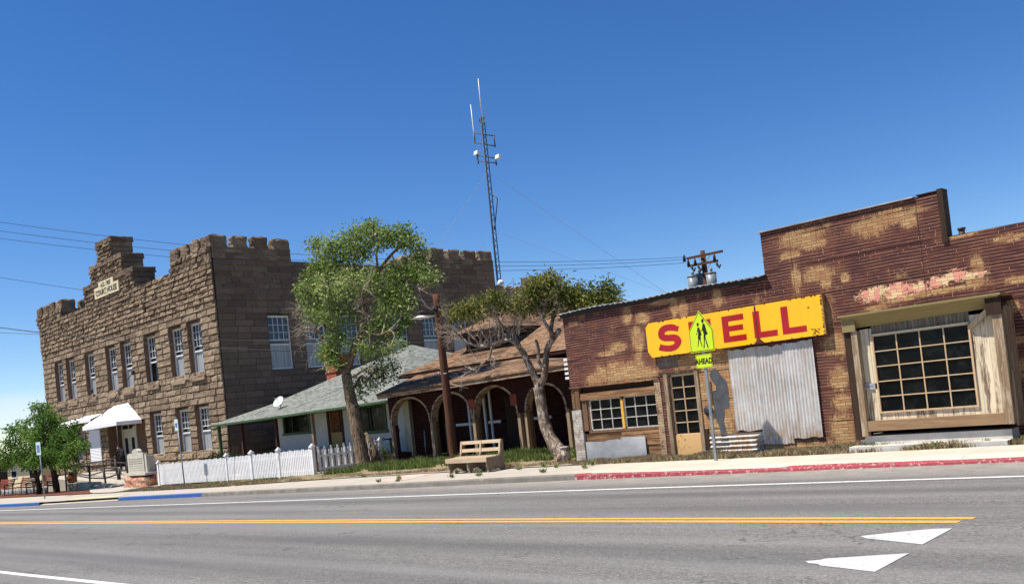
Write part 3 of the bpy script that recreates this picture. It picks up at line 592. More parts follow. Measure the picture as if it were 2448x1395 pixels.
def tower(x0, x1, y0, y1, zt, merl, nm):
    m = MB(); z1 = zt-.68
    m.box(x0+.08, x1-.04, y0+.06, y1-.05, 11.0, z1-.02)
    m.box(x0+.55, x1-.5, y0+.5, y1-.5, 11.0, z1-.3)
    c = m.build(nm, 'mortar', court); m = MB()
    stonework(m, (0,y0,0), (1,0,0), (0,-1,0), x0+.05, x1+.02, 11.45, z1, [], .3, .6, .12, 1.4, 5, 4, int(zt*10+x0))
    stonework(m, (x0+.06,0,0), (0,1,0), (-1,0,0), y0, y1, 11.45, z1, [], .3, .6, .08, 1.2, 4, 3, int(x0))
    stonework(m, (x1,0,0), (0,1,0), (1,0,0), y0+.04, y1, 11.45, z1, [], .33, .9, .05, .5, 3, 2, int(x0)+1)
    k = 0
    for (a, b) in merl:     # merlons along the sides (fractions) on all four edges
        xa, xb = x0+(x1-x0)*a, x0+(x1-x0)*b; ya, yb = y0+(y1-y0)*a, y0+(y1-y0)*b
        for q in ((xa,xb,y0-.04,y0+.55), (xa,xb,y1-.55,y1)):
            k += 1; roughbox(m, *q, z1-.02, zt+R.uniform(-.04,.04), .06, .12, .09, k+x0, R.random())
        for q in ((x1-.55,x1+.03,ya,yb), (x0,x0+.55,ya,yb)):
            k += 1; roughbox(m, *q, z1-.02, zt+R.uniform(-.04,.04), .06, .12, .09, k+x0, R.random())
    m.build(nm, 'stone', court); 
ML = [(0.0,.21),(.268,.465),(.522,.72),(.775,1.0)]
tower(-50.45, XR, YF-.03, 29.2, 12.82, ML, 'corner_tower'); tower(-73.6, -68.4, YF-.03, 29.2, 12.8, ML, 'corner_tower')
tower(-51.0, XR, 40.3, YB, 12.9, ML, 'corner_tower'); tower(-73.6, -68.4, 41, YB, 12.85, ML, 'corner_tower')
# stepped gable with date plaque
m = MB(); g = MB()
for i, (a, b, z0, z1) in enumerate([(-63.7,-55.5,11.45,12.55),(-62.3,-57.05,12.85,13.75),(-60.95,-58.45,14.05,15.1)]):
    zb = [11.45,12.8,14.0][i]; ztop = [12.86,14.06,15.42][i]; yy = YF-.02
    g.box(a+.06, b-.04, yy+.05, yy+1.3, zb, ztop-.05)
    stonework(m, (0,yy,0), (1,0,0), (0,-1,0), a, b, zb, ztop-.33, [], .3, .62, .12, 1.4, 5, 4, 31+i)
    stonework(m, (b,0,0), (0,1,0), (1,0,0), yy, yy+1.35, zb, ztop-.33, [], .33, 1.4, .04, .5, 4, 3, 41+i)
    stonework(m, (a,0,0), (0,1,0), (-1,0,0), yy, yy+1.35, zb, ztop-.33, [], .33, .8, .1, 1, 4, 3, 51+i)
    n = max(2, int((b-a)/1.1))
    for k in range(n): roughbox(m, a-.1+(b-a+.2)*k/n, a-.1+(b-a+.2)*(k+1)/n, yy-.14, yy+1.42, ztop-.35, ztop, .035, .16, .05, k+i*9, R.random()*.6)
g.build('gable_core', 'mortar', court); m.build('stepped_gable', 'stone', court)
m = MB(); m.prism([(-61.63,YF-.1,11.66),(-57.62,YF-.1,11.66),(-57.62,YF-.1,12.32),(-58.42,YF-.1,12.32),(-58.42,YF-.1,12.68),(-60.85,YF-.1,12.68),(-60.85,YF-.1,12.38),(-61.63,YF-.1,12.38)], (0,-.1,0))
pq = m.build('date_plaque', 'paint_cream', court)
m = MB(); put_text(m, 'A.D. 1907', .4, -59.65, YF-.212, 12.43, .003, 1.0); put_text(m, 'COURT HOUSE', .52, -59.63, YF-.212, 11.97, .004, .98)
o = m.build('plaque_lettering', 'sign_black', None); o.parent = pq
# rear wing
m = MB(); m.box(-52, XR-.06, YB+.02, 56, -1.6, 9.85); m.build('rear_wing_core', 'mortar', court)
m = MB(); stonework(m, (XR-.05,0,0), (0,1,0), (1,0,0), YB, 56, 6, 9.7, [], .35, .9, .05, .6, 3, 2, 77)
for k in range(9): roughbox(m, XR-.5, XR+.06, YB+.05+k*1.08, YB+.95+k*1.08, 9.6, 10.42, .08, .14, .2, k, .8)
m.build('rear_wing', 'stone', court)
m = MB(); m.box(-44.9,-44.0,52.5,53.5,8,10.9); a_ = atx(1280,660,-46); m = MB(); m.box(-47.6,-46.4,a_.y,a_.y+1.2,9.5,a_.z+.1); m.build('chimney', 'stone', court)
# door, transom, canopy
m = MB(); m.face([(-61.9,YF+.9,-1.2),(-55.9,YF+.9,-1.2),(-55.9,YF+.9,3.05),(-61.9,YF+.9,3.05)]); m.build('porch_back_wall', 'stone_reveal', court)
m = MB(); m.box(-61.9,-55.9,YF-.6,YF+.9,-.4,.24); m.build('porch_floor', 'concrete', court)
m = MB(); y = YF+.8
m.box(-61.72,-59.35,y,y+.09,2.62,3.04); m.box(-61.72,-61.6,y-.01,y+.08,.25,2.62); m.box(-59.47,-59.35,y-.01,y+.08,.25,2.62); m.box(-61.6,-59.47,y+.0,y+.08,2.3,2.62)
dr = m.build('door_frame', 'door_cream', court)
for a in (-61.6, -60.52):
    m = MB(); m.box(a,a+1.04,y+.02,y+.07,.25,2.3); d = m.build('door_leaf', 'door_cream', court); m = MB(); m.box(a+.3,a+.74,y+.005,y+.02,.95,2.1); o = m.build('door_glass', 'dark_void', None); o.parent = d
m = MB(); m.box(-61.5,-60.6,y-.012,y,2.7,2.96); m.box(-60.45,-59.5,y-.012,y,2.7,2.96); o = m.build('transom_glass', 'glass', None); o.parent = dr
m = MB(); A, B = (-62.25,YF-1.55), (-56.6,YF-1.55); r0, r1 = (-60.3,YF-.1,4.3), (-58.05,YF-.1,4.34); zf = 3.12
fl, fr = (A[0],A[1],zf), (B[0],B[1],zf+.04); bl_, br_ = (A[0]-.6,YF-.1,zf), (-56.25,YF-.1,zf+.04)
m.face([fl, fr, r1, r0]); m.face([bl_, fl, r0]); m.face([fr, br_, r1])
for p, q in ((fl, fr), (bl_, fl), (fr, br_)): m.face([p, q, (q[0],q[1],q[2]-.24), (p[0],p[1],p[2]-.24)])
m.build('entrance_canopy', 'canvas', court, label='white canvas canopy over the entrance')
for p in ((-62.1,YF-1.5),(-56.7,YF-1.5)): m = MB(); m.tube([(p[0],p[1],-.9),(p[0],p[1],3.0)], .035, 6); m.build('canopy_post', 'iron', court)
m = MB(); m.face([(-65.7,YF-.1,3.95),(-62.5,YF-.1,3.95),(-62.5,YF-.9,3.62),(-65.7,YF-.9,3.62)]); m.face([(-65.7,YF-.9,3.62),(-62.5,YF-.9,3.62),(-62.5,YF-.9,3.45),(-65.7,YF-.9,3.45)]); m.build('window_awning', 'canvas', court)
m = MB(); m.face([(-69.3,YF-.1,3.85),(-66.0,YF-.1,3.85),(-66.0,YF-.9,3.5),(-69.3,YF-.9,3.5)]); m.face([(-69.3,YF-.9,3.5),(-66.0,YF-.9,3.5),(-66.0,YF-.9,3.3),(-69.3,YF-.9,3.3)]); m.build('window_awning', 'canvas', court)
m = MB(); m.box(-65.0,-63.1,YF-.16,YF-.08,.6,3.06); m.build('louvred_shutter', 'louvre', court, label='white louvred panel covering a ground-floor window')
for p, q in (((-56.78,YF-.15,6.2),(-59.6,YF-1.3,3.6)), ((-63.8,YF-.15,5.6),(-65.0,YF-.6,3.5))): m = MB(); m.tube([p, q], .03, 6); boulder(m, p, (.13,.1,.16), 3, 2); m.build('canopy_stay', 'iron_brown', court)
# ---------------------------------------------------------------- green-roofed cottage
cot = root('cottage', 'low white cottage with green shingled hip roof and porch beside the court house', 'cottage', (-36, 24.5, -.3))
YW = 24.5
wh = [(-40.35,-37.75,1.28,2.27),(-37.05,-35.0,.0,2.3) if False else (-36.35,-35.05,.1,2.25),(-33.9,-31.75,1.02,2.2)]
m = MB(); m.wall(YW, YW+.3, -40.9, -29.9, -.6, 2.6, wh); m.face([(-40.9,YW,-.6),(-40.9,36,-.6),(-40.9,36,2.6),(-40.9,YW,2.6)]); m.face([(-29.9,YW,-.6),(-29.9,36,-.6),(-29.9,36,2.6),(-29.9,YW,2.6)]); m.face([(-40.9,YW+.3,-.6),(-29.6,YW+.3,-.6),(-29.6,YW+.3,2.6),(-40.9,YW+.3,2.6)])
m.build('wall', 'stucco', cot)
def flatwin(parent, x0, x1, y, z0, z1, fm, t=.09, mull=(.5,), glass='glass_dirty', rows=()):
    m = MB(); m.box(x0-t,x0,y-.05,y+.06,z0-t,z1+t); m.box(x1,x1+t,y-.05,y+.06,z0-t,z1+t); m.box(x0,x1,y-.05,y+.06,z1,z1+t); m.box(x0-t-.05,x1+t+.05,y-.09,y+.06,z0-t,z0)
    for k in mull: x = x0+(x1-x0)*k; m.box(x-.02,x+.02,y,y+.05,z0,z1)
    for k in rows: z = z0+(z1-z0)*k; m.box(x0,x1,y,y+.05,z-.02,z+.02)
    w_ = m.build('window', fm, parent); m = MB(); m.box(x0,x1,y+.05,y+.06,z0,z1); o = m.build('glass', glass, None); o.parent = w_
    return w_
flatwin(cot, -40.2,-37.9,YW,1.38,2.2,'green_trim', .12, (.3,)); flatwin(cot, -33.8,-31.85,YW,1.12,2.2,'green_trim', .14, (.45,))
m = MB(); m.box(-36.35,-36.2,YW-.04,YW+.05,.1,2.25); m.box(-35.2,-35.05,YW-.04,YW+.05,.1,2.25); m.build('door_frame', 'dark_red_wood', cot)
m = MB(); m.box(-36.2,-35.2,YW+.02,YW+.07,.1,2.25); d = m.build('door', 'door_ochre', cot)
m = MB(); x0, x1, z0, z1 = -36.08,-35.3,1.2,2.2; m.box(x0,x1,YW-.02,YW+.019,z0,z1); o = m.build('door_panel', 'dark_red_wood', None); o.parent = d
m = MB()
for k in range(-9, 9):
    a = x0+(x1-x0)*k/9; b_ = a+(z1-z0)
    p0 = Vector((a, YW-.03, z0)); p1 = Vector((b_, YW-.03, z1))
    if a < x0: p0 = Vector((x0, YW-.03, z0+(x0-a)))
    if b_ > x1: p1 = Vector((x1, YW-.03, z0+(x1-a)))
    if p1.x > p0.x: m.bar(p0, p1, .02, .02)
o = m.build('door_lattice', 'wood_brown', None); o.parent = d
# roof: hip with flatter porch skirt
def ring(x0, x1, y0, y1, z): return [(x0,y0,z),(x1,y0,z),(x1,y1,z),(x0,y1,z)]
r0 = [(-44.3,22.5,2.2),(-28.7,22.5,2.36),(-28.7,38.1,2.36),(-44.3,38.1,2.2)]; r1 = ring(-42.0,-31.0,24.8,35.8,2.95); pk = (-36.5,30.3,5.35)
m = MB()
for i in range(4):
    j = (i+1) % 4; m.face([r0[i], r0[j], r1[j], r1[i]]); m.face([r1[i], r1[j], pk])
m.build('roof', 'shingle_green', cot)
m = MB()
for i in range(4):
    j = (i+1) % 4; a, b = r0[i], r0[j]
    m.bar((a[0],a[1],a[2]-.05), (b[0],b[1],b[2]-.05), .07, .1, upv=(0,0,1))
m.face([(p[0],p[1],p[2]-.06) for p in r0])
m.build('eave_board', 'green_trim', cot)
for x, mt in ((-44.1,'green_trim'),(-41.7,'dark_red_wood'),(-38.4,'dark_red_wood'),(-35.2,'wood_post')):
    m = MB(); m.box(x-.07,x+.07,22.85,22.99,-.6,2.2); m.bar((x-.35,22.92,2.15),(x,22.92,1.85),.04,.04); m.build('porch_post', mt, cot)
for y in (26.5, 30): m = MB(); m.box(-43.6,-43.46,y,y+.14,-.6,2.4); m.build('porch_post', 'green_trim', cot)
m = MB(); m.box(-43.6,-29.6,23.0,YW,-.6,.1); m.build('porch_floor', 'wood_dark', cot)
m = MB(); m.box(-40.75,-39.85,27.7,28.5,2.0,5.1); m.box(-40.83,-39.77,27.62,28.58,5.1,5.3); m.box(-40.79,-39.81,27.66,28.54,4.35,4.45); m.build('chimney', 'brick_red', cot)
dish = root('satellite_dish', 'small white satellite dish on the green shingle roof', 'satellite dish', (-39.9, 24.0, 2.75))
m = MB(); N_ = Vector((.25,-.8,.5)).normalized(); U_ = N_.orthogonal().normalized(); V_ = N_.cross(U_); c0 = Vector((-39.55,23.9,3.0)); ring_ = []
for i in range(5):
    rr_ = .27*i/4; ring_.append([c0 + (U_*math.cos(a)*rr_*1.15 + V_*math.sin(a)*rr_) + N_*(rr_*rr_*.7) for a in (2*math.pi*k/20 for k in range(20))])
for i in range(4):
    for k in range(20): k2 = (k+1)%20; m.face([ring_[i][k], ring_[i][k2], ring_[i+1][k2], ring_[i+1][k]])
m.build('reflector', 'white_gloss', dish); m = MB(); m.tube([c0, c0-Vector((0,0,.35))+Vector((0,.1,0))], .025, 6); m.tube([c0-V_*.3, c0+N_*.4], .015, 5); m.build('bracket', 'galv_post', dish)
# picket fence
def fence(name, label, A, B, za, zb, h, posts, double=False):
    r = root(name, label, 'fence', ((A[0]+B[0])/2, (A[1]+B[1])/2, min(za,zb)))
    A = Vector((*A, za)); B = Vector((*B, zb)); L = (B-A).length; d = (B-A)/L; nrm = Vector((-d.y, d.x, 0)); n = int(L/(.125 if not double else .15)); m = MB()
    for i in range(n+1):
        p = A + d*(L*(i+.5)/(n+1)); ww, tt = (.046 if not double else .036), .012; hh = h*(.97+.012*math.sin(i*1.7)+R.uniform(-.012,.012)); e = Vector((d.x,d.y,0))+Vector((0,0,R.uniform(-.1,.1)))
        prof = [(-ww,.06),(ww,.06),(ww,hh-.05),(ww*.75,hh-.015),(0,hh),(-ww*.75,hh-.015),(-ww,hh-.05)]
        m.prism([p+e*a-nrm*.03+Vector((0,0,b)) for a, b in prof], nrm*tt)
        if double and i % 2 == 0: m.prism([p+e*a+nrm*.05+Vector((0,0,b+.14)) for a, b in prof], nrm*tt)
    m.build('pickets', 'fence_white', r); m = MB()
    for z in (.25, h-.25): m.bar(A+Vector((0,0,z)), B+Vector((0,0,z)), .04, .07, upv=(0,0,1))
    m.build('rail', 'fence_white', r)
    for k in posts:
        p = A.lerp(B, k); m = MB(); m.box(p.x-.065,p.x+.065,p.y-.065,p.y+.065,p.z-.1,p.z+h+.02); m.box(p.x-.1,p.x+.1,p.y-.1,p.y+.1,p.z+h+.02,p.z+h+.06); m.box(p.x-.07,p.x+.07,p.y-.07,p.y+.07,p.z+h+.06,p.z+h+.1)
        m.tube([(p.x,p.y,p.z+h+.1),(p.x,p.y,p.z+h+.13),(p.x,p.y,p.z+h+.16)], [.07,.05,.01], 4, smooth=False); m.build('post', 'fence_white', r)
    return r
fence('picket_fence', 'long white picket fence along the pavement in front of the cottage', (-41.85,18.5), (-28.62,18.5), -.46, -.24, 1.07, [0,.503,.66,.82,1])
fence('picket_fence', 'short return of white picket fence running back towards the cottage at the tree', (-28.55,18.66), (-28.55,21.6), -.24, -.22, .98, [1.0], True)
# garden chair and table on the porch
ch = root('garden_chair', 'dark green plastic garden chair on the cottage porch', 'chair', (-30.2, 23.4, .1))
def chair_parts(r, x, y, z):
    m = MB(); m.box(x-.25,x+.25,y-.27,y+.22,z+.38,z+.43); m.build('seat', 'plastic_green', r)
    m = MB()
    for k in range(5): a = x-.22+.1*k; m.bar((a+.02,y+.22,z+.42),(a+.02,y+.36,z+.95),.06,.02)
    m.bar((x-.25,y+.37,z+.97),(x+.25,y+.37,z+.97),.08,.03); m.build('backrest', 'plastic_green', r)
    for sx in (-1,1):
        m = MB(); m.bar((x+sx*.28,y-.27,z+.62),(x+sx*.28,y+.28,z+.64),.05,.03); m.build('armrest', 'plastic_green', r)
        for sy in (-.25,.25): m = MB(); m.bar((x+sx*.28,y+sy,z),(x+sx*.27,y+sy,z+.62),.05,.04); m.build('leg', 'plastic_green', r)
chair_parts(ch, -30.2, 23.4, .1)
tb = root('side_table', 'small dark round table beside the green garden chair', 'table', (-31.1, 23.4, .1))
m = MB(); m.cyl(-31.1,23.4,.76,.79,.33,None,20); m.build('tabletop', 'iron_brown', tb); m = MB(); m.cyl(-31.1,23.4,.1,.76,.03); m.cyl(-31.1,23.4,.1,.13,.2); m.build('stem', 'iron_brown', tb)
# ---------------------------------------------------------------- old house with the arcade porch
arc = root('arcade_house', 'derelict dark red house with four-arched porch and brown shingle roofs', 'house', (-23, 23, -.2))
YA, YI = 22.0, 24.2
ar = [(-28.16,-25.86,1.3,2.3),(-25.68,-23.5,1.27,2.29),(-23.34,-21.22,1.28,2.33),(-20.75,-19.0,1.32,2.2)]
top = lambda x: 2.5+(x+28.3)*.03
m = MB(); N_ = 22
for y in (YA, YA+.26):
    e = [-28.3]
    for a in ar:
        e += [a[0]]; tr = MB()
        m.face([(e[-2],y,a[2]-.0),(a[0],y,a[2]),(a[0],y,top(a[0])),(e[-2],y,top(e[-2]))]) if e[-2] < a[0] else None
        for k in range(N_):
            def P_(k): th = math.pi*(1-k/N_); cx_ = (a[0]+a[1])/2; return cx_+(a[1]-a[0])/2*math.cos(th), a[2]+(a[3]-a[2])*math.sin(th)**.85
            (xa, za), (xb, zb) = P_(k), P_(k+1)
            m.face([(xa,y,za),(xb,y,zb),(xb,y,top(xb)),(xa,y,top(xa))])
            if y == YA:
                tr.face([(xa,YA-.02,za),(xa,YA+.28,za),(xb,YA+.28,zb),(xb,YA-.02,zb)], .9 if k%5 else .3)
                na = Vector((xa-(a[0]+a[1])/2, 0, (za-a[2])*1.3)).normalized()*.075; nb = Vector((xb-(a[0]+a[1])/2, 0, (zb-a[2])*1.3)).normalized()*.075
                p = [Vector((xa,YA-.03,za)), Vector((xb,YA-.03,zb)), Vector((xb,YA-.03,zb))+nb, Vector((xa,YA-.03,za))+na]
                tr.prism([q-Vector((na.x*.0,0,0)) for q in p], (0,.05,0), R.choice([.9,.8,.5]))
        e += [a[1]]
        if y == YA: tr.build('arch_trim', 'trim_cream', arc)
    m.face([(e[-1],y,1.3),(-16.2,y,1.3),(-16.2,y,top(-16.2)),(e[-1],y,top(e[-1]))]); 
m.face([(-28.3,YA,1.3),(-28.3,YA+.26,1.3),(-28.3,YA+.26,2.5),(-28.3,YA,2.5)])
m.build('arcade_wall', 'clad_red', arc)
for x, w_ in ((-28.22,.13),(-25.77,.15),(-23.42,.14),(-21.15,.13),(-20.83,.1),(-18.93,.13)):
    m = MB(); m.box(x-w_/2,x+w_/2,YA-.01,YA+.13,-.4,1.33); m.build('porch_post', 'post_cream', arc)
    m = MB(); m.box(x-.2,x+.12,YA+.14,YA+.26,-.4,1.3); m.build('porch_post', 'dark_red_wood' if x < -28 else 'wood_brown_v', arc)
for x in (-23.42,-21.3): m = MB(); m.box(x-.15,x+.16,YA-.05,YA-.005,1.62,2.0); m.build('bracket_panel', 'brick_red', arc)
# inner wall, side and floor
m = MB(); m.wall(YI, YI+.2, -29.55, -15.8, -.5, 3.35, [(-27.9,-26.9,-.2,2.0)]); m.face([(-29.55,YI,-.5),(-29.55,33.3,-.5),(-29.55,33.3,3.35),(-29.55,YI,3.35)]); m.face([(-17.6,YI,-.5),(-17.6,33.3,-.5),(-17.6,33.3,3.35),(-17.6,YI,3.35)]); m.face([(-28.9,33.3,-.5),(-17.6,33.3,-.5),(-17.6,33.3,3.35),(-28.9,33.3,3.35)])
m.build('wall', 'clad_red', arc)
m = MB(); m.box(-29.9,-29.5,YI-.2,YI-.02,-.3,2.4); m.build('end_pilaster', 'stone_slab', arc)
m = MB(); m.face([(-27.9,YI+.2,-.3),(-26.9,YI+.2,-.3),(-26.9,YI+.2,2),(-27.9,YI+.2,2)]); m.build('doorway', 'dark_void', arc)
m = MB(); m.box(-28.3,-16.2,YA+.1,YI,-.45,-.05); m.build('porch_floor', 'wood_dark', arc)
for a, b in ((-26.8,-25.5),(-24.9,-23.9),(-24.2,-21.6),(-20.9,-16)): m = MB(); m.box(a,b,YI-.05,YI,1.0,1.1); m.build('wall_rail', 'frame_white', arc)
flatwin(arc, -25.9,-25.1,YI-.02,.35,2.0,'frame_white', .1, (.5,), 'glass_dirty'); flatwin(arc, -20.6,-19.5,YI-.02,.5,1.9,'frame_white', .1, (), 'glass_dirty')
m = MB(); m.box(-23.9,-23.1,YI-.06,YI-.01,.1,2.0); m.build('curtain_panel', 'wood_dark', arc)
for x in (-24.7,-22.95,-18.0): m = MB(); m.box(x-.05,x+.05,YI-.08,YI-.02,-.05,2.3); m.build('wall_post', 'frame_white', arc)
m = MB(); m.tube([(-27.0,22.6,-.1),(-26.95,22.6,1.0)], .025, 6); m.build('standpipe', 'galv_post', arc)
# roofs
m = MB(); eL, eR, tL, tR = (-28.25,21.4,2.6), (-18.2,21.4,2.78), (-28.25,YI,3.44), (-23.6,YI,3.44)
m.prism([eL, eR, tR, tL], (0,0,-.06)); m.prism([eR, (-17.6,YI,2.85), tR], (0,0,-.06)); m.build('porch_roof', 'shingle_brown', arc)
m = MB(); m.bar((eL[0],eL[1]+.06,eL[2]-.13), (eR[0],eR[1]+.06,eR[2]-.13), .04, .15, upv=(0,0,1)); m.bar((eL[0]+.03,eL[1]+.05,eL[2]-.12),(tL[0]+.03,tL[1],tL[2]-.12),.04,.14, upv=(0,0,1)); m.bar((eR[0],eR[1]+.06,eR[2]-.13),(-17.6,YI,2.7),.04,.12,upv=(0,0,1))
m.build('fascia', 'trim_cream', arc)
m = MB(); m.bar((-23.6,21.2,2.62),(-22.7,21.2,2.38),.03,.05); m.build('loose_board', 'post_cream', arc)
s_ = .424; ze = 3.36; m = MB(); x0, x1, y0, y1 = -29.4, -17.2, 23.55, 33.5; hy = (y1-y0)/2; zr = ze+s_*hy
q = [(x0,y0,ze),(x1,y0,ze),(x1,y1,ze),(x0,y1,ze)]; ra, rb = (x0+hy,(y0+y1)/2,zr), (x1-hy+.4,(y0+y1)/2,zr)
m.face([q[0],q[1],rb,ra]); m.face([q[1],q[2],rb]); m.face([q[2],q[3],ra,rb]); m.face([q[3],q[0],ra]); m.build('main_roof', 'shingle_brown', arc)
m = MB(); m.bar((x0,y0+.05,ze-.09),(x1,y0+.05,ze-.09),.05,.14,upv=(0,0,1)); m.bar((x0+.05,y0,ze-.09),(x0+.05,y1,ze-.09),.05,.14,upv=(0,0,1)); m.face([(p[0],p[1],p[2]-.1) for p in q]); m.build('fascia', 'dark_red_wood', arc)
dm = MB(); dz = 4.7; d0 = [(-27.05,24.45,dz),(-23.85,24.45,dz)]; hp = (-25.45,26.05,5.5); bk = 29.5
dm.face([d0[0], d0[1], hp]); dm.face([d0[1], (-23.85,bk,dz), (-25.45,bk,5.5), hp]); dm.face([(-27.05,bk,dz), d0[0], hp, (-25.45,bk,5.5)])
dm.build('dormer_roof', 'shingle_brown', arc)
m = MB(); m.bar((-27.05,24.5,dz-.06),(-23.85,24.5,dz-.06),.05,.1,upv=(0,0,1)); m.bar((-23.9,24.5,dz-.06),(-23.9,27.2,dz-.06),.05,.1,upv=(0,0,1)); m.bar((-27,24.5,dz-.06),(-27,27.2,dz-.06),.05,.1,upv=(0,0,1)); m.face([(-27.05,24.45,dz-.03),(-23.85,24.45,dz-.03),(-23.85,27.4,dz-.03),(-27.05,27.4,dz-.03)]); m.build('dormer_eave', 'dark_red_wood', arc)
m = MB(); m.box(-26.55,-24.3,24.95,28,3.5,dz-.05); m.build('dormer_wall', 'dark_red_wood', arc)
flatwin(arc, -26.3,-25.6,24.93,4.05,4.55,'post_cream', .06, (), 'glass_dirty'); flatwin(arc, -25.3,-24.6,24.93,4.05,4.55,'post_cream', .06, (), 'glass_dirty')
m = MB(); cw = at(1351,865,18.9); 
for k in range(5): m.box(cw.x-.14,cw.x+.14,19.0,19.05,2.2+k*.13,2.27+k*.13)
m.build('vent_louvre', 'white_gloss', arc)
# ---------------------------------------------------------------- the old shop
shop = root('old_garage', 'weathered single-storey shop clad in peeling maroon printed-brick siding', 'shop building', (-8, 18, 0))
YS = 18.0
op_win, op_low, op_door, op_bay = (-15.02,-12.6,-.5,1.92), (-15.4,-15.0,-.5,1.92), (-12.33,-11.37,-.5,2.04), (-7.62,-4.9,.15,2.66)
m = MB()
m.wall(YS, YS+.2, -15.32, 1.5, -.4, 3.9, [(-15.4,-12.44,-.5,1.93), op_door, op_bay])
m.wall(YS, YS+.22, -9.39, -5.6, 3.9, 4.84, [])
m.face([(-9.39,YS,4.84),(-5.6,YS,4.84),(-5.6,YS+.22,4.84),(-9.39,YS+.22,4.84)]); m.face([(-9.39,YS,3.9),(-9.39,YS+.22,3.9),(-9.39,YS+.22,4.84),(-9.39,YS,4.84)])
m.face([(-15.32,YS,1.93),(-15.32,30,1.93),(-15.32,30,3.9),(-15.32,YS,3.9)]); m.face([(1.5,YS,-.4),(1.5,30,-.4),(1.5,30,3.9),(1.5,YS,3.9)]); m.face([(-15.32,30,-.4),(1.5,30,-.4),(1.5,30,3.9),(-15.32,30,3.9)])
m.face([(-15.32,YS+.3,-.4),(-15.32,30,-.4),(-15.32,30,1.93),(-15.32,YS+.3,1.93)])
m.box(-5.6,1.5,YS+.005,YS+.2,3.9,3.97)
m.build('front_wall', 'siding', shop)
m = MB(); m.box(-5.66,-5.56,YS-.03,YS+.26,3.86,4.9); m.box(-9.42,-5.7,YS+.24,YS+.3,3.9,4.8); m.build('parapet_end', 'wood_dark', shop)
m = MB(); m.box(-9.45,-6.1,YS-.05,YS+.27,4.84,4.865); m.build('parapet_cap', 'galv_flat', shop)
m = MB(); m.box(-6.05,-5.55,YS-.02,YS+.25,4.86,4.88); m.build('parapet_board', 'wood_dark', shop)
# corrugated roof edge on the left part
m = MB(); n = 90
for i in range(n):
    xa, xb = -15.4+6.05*i/n, -15.4+6.05*(i+1)/n; f = lambda x: .018*math.sin(x*38)+.02*math.sin(x*2.1)
    for (dz0, y0_), (dz1, y1_) in (((.02,YS-.13),(.12,YS+2.5)),): m.face([(xa,y0_,3.9+dz0+f(xa)),(xb,y0_,3.9+dz0+f(xb)),(xb,y1_,3.9+dz1+f(xb)),(xa,y1_,3.9+dz1+f(xa))]); m.face([(xa,y0_,3.9+dz0+f(xa)),(xb,y0_,3.9+dz0+f(xb)),(xb,y0_,3.9+dz0+f(xb)-.015),(xa,y0_,3.9+dz0+f(xa)-.015)])
m.build('roof_sheet', 'galv_flat', shop)
m = MB()
for i in range(40):
    xa, xb = -15.38+6.0*i/40, -15.38+6.0*(i+1)/40; h = .1+.05*noise.noise(Vector((i*.6,0,0)))
    m.face([(xa,YS-.05,3.915),(xb,YS-.05,3.915),(xb,YS-.03,3.9-h),(xa,YS-.03,3.9-h)])
m.build('roof_felt', 'sign_black', shop)
m = MB(); m.box(-15.3,1.4,YS+.21,29.9,3.6,3.7); m.build('flat_roof', 'galv_flat', shop)
m = MB(); a = at(2264,577,24); m.face([(-12,22,3.9),(-2,22,3.9),(-2,26,4.9),(-12,26,4.9)]); m.face([(-2,22,3.9),(-2,30,3.9),(-2,26,4.9)]); m.face([(-12,30,3.9),(-2,30,3.9),(-2,26,4.9),(-12,26,4.9)]); m.build('gable_roof', 'galv_flat', shop)
p = at(2300,560,22.5); m = MB(); m.cyl(p.x,p.y,3.7,at(2299,544,22.5).z,.07,.07,10); m.cyl(p.x,p.y,at(2299,544,22.5).z-.05,at(2299,544,22.5).z,.09,.09,10); m.build('vent_pipe', 'iron_brown', shop)
# header band, pillars and window bay at left
m = MB(); m.box(-15.32,-12.46,YS-.05,YS+.1,1.9,1.96); m.build('siding_trim', 'siding', shop)
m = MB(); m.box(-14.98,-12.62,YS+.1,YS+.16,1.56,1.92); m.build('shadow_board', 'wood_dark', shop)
m = MB(); m.box(-15.0,-12.63,YS+.0,YS+.09,1.66,1.75, .7); m.box(-15.0,-12.63,YS-.02,YS+.08,1.57,1.655,.95); m.build('header_plank', 'wood_brown', shop)
m = MB(); m.box(-15.3,-15.2,YS+.0,YS+.12,1.36,1.9,.8); m.box(-15.17,-15.03,YS-.02,YS+.12,1.33,1.9,.5); m.build('corner_board', 'wood_brown_v', shop)
m = MB(); m.box(-15.33,-15.02,YS-.02,YS+.28,-.3,1.33); m.build('white_pier', 'pier_white', shop)
m = MB(); m.box(-12.62,-12.45,YS-.02,YS+.12,-.3,1.9); m.build('brick_pier', 'pier_tan', shop)
m = MB(); m.box(-14.99,-14.84,YS+.02,YS+.14,.7,1.57,.6); m.box(-14.84,-14.78,YS+.05,YS+.14,.7,1.57,.9); m.box(-15.0,-12.62,YS+.02,YS+.13,.7,.765,.9); m.build('window_surround', 'wood_brown_v', shop)
for a, b in ((-14.78,-13.73),(-13.66,-12.63)):
    f = MB(); f.box(a,a+.035,YS+.06,YS+.11,.765,1.57); f.box(b-.035,b,YS+.06,YS+.11,.765,1.57); f.box(a,b,YS+.06,YS+.11,.765,.79); f.box(a,b,YS+.06,YS+.11,1.54,1.57)
    for k in (1/3,2/3):
        x = a+(b-a)*k; f.box(x-.009,x+.009,YS+.065,YS+.1,.79,1.54); z = .78+.78*k; f.box(a+.03,b-.03,YS+.062,YS+.104,z-.009,z+.009)
    w_ = f.build('window', 'mullion', shop); g = MB(); g.box(a,b,YS+.1,YS+.106,.77,1.56); g.build('glass', 'glass_dirty', w_)
m = MB(); m.box(-13.73,-13.66,YS+.02,YS+.1,.76,1.5); m.build('yellow_post', 'yellow_wood', shop)
m = MB(); zz = -.25; k = 0
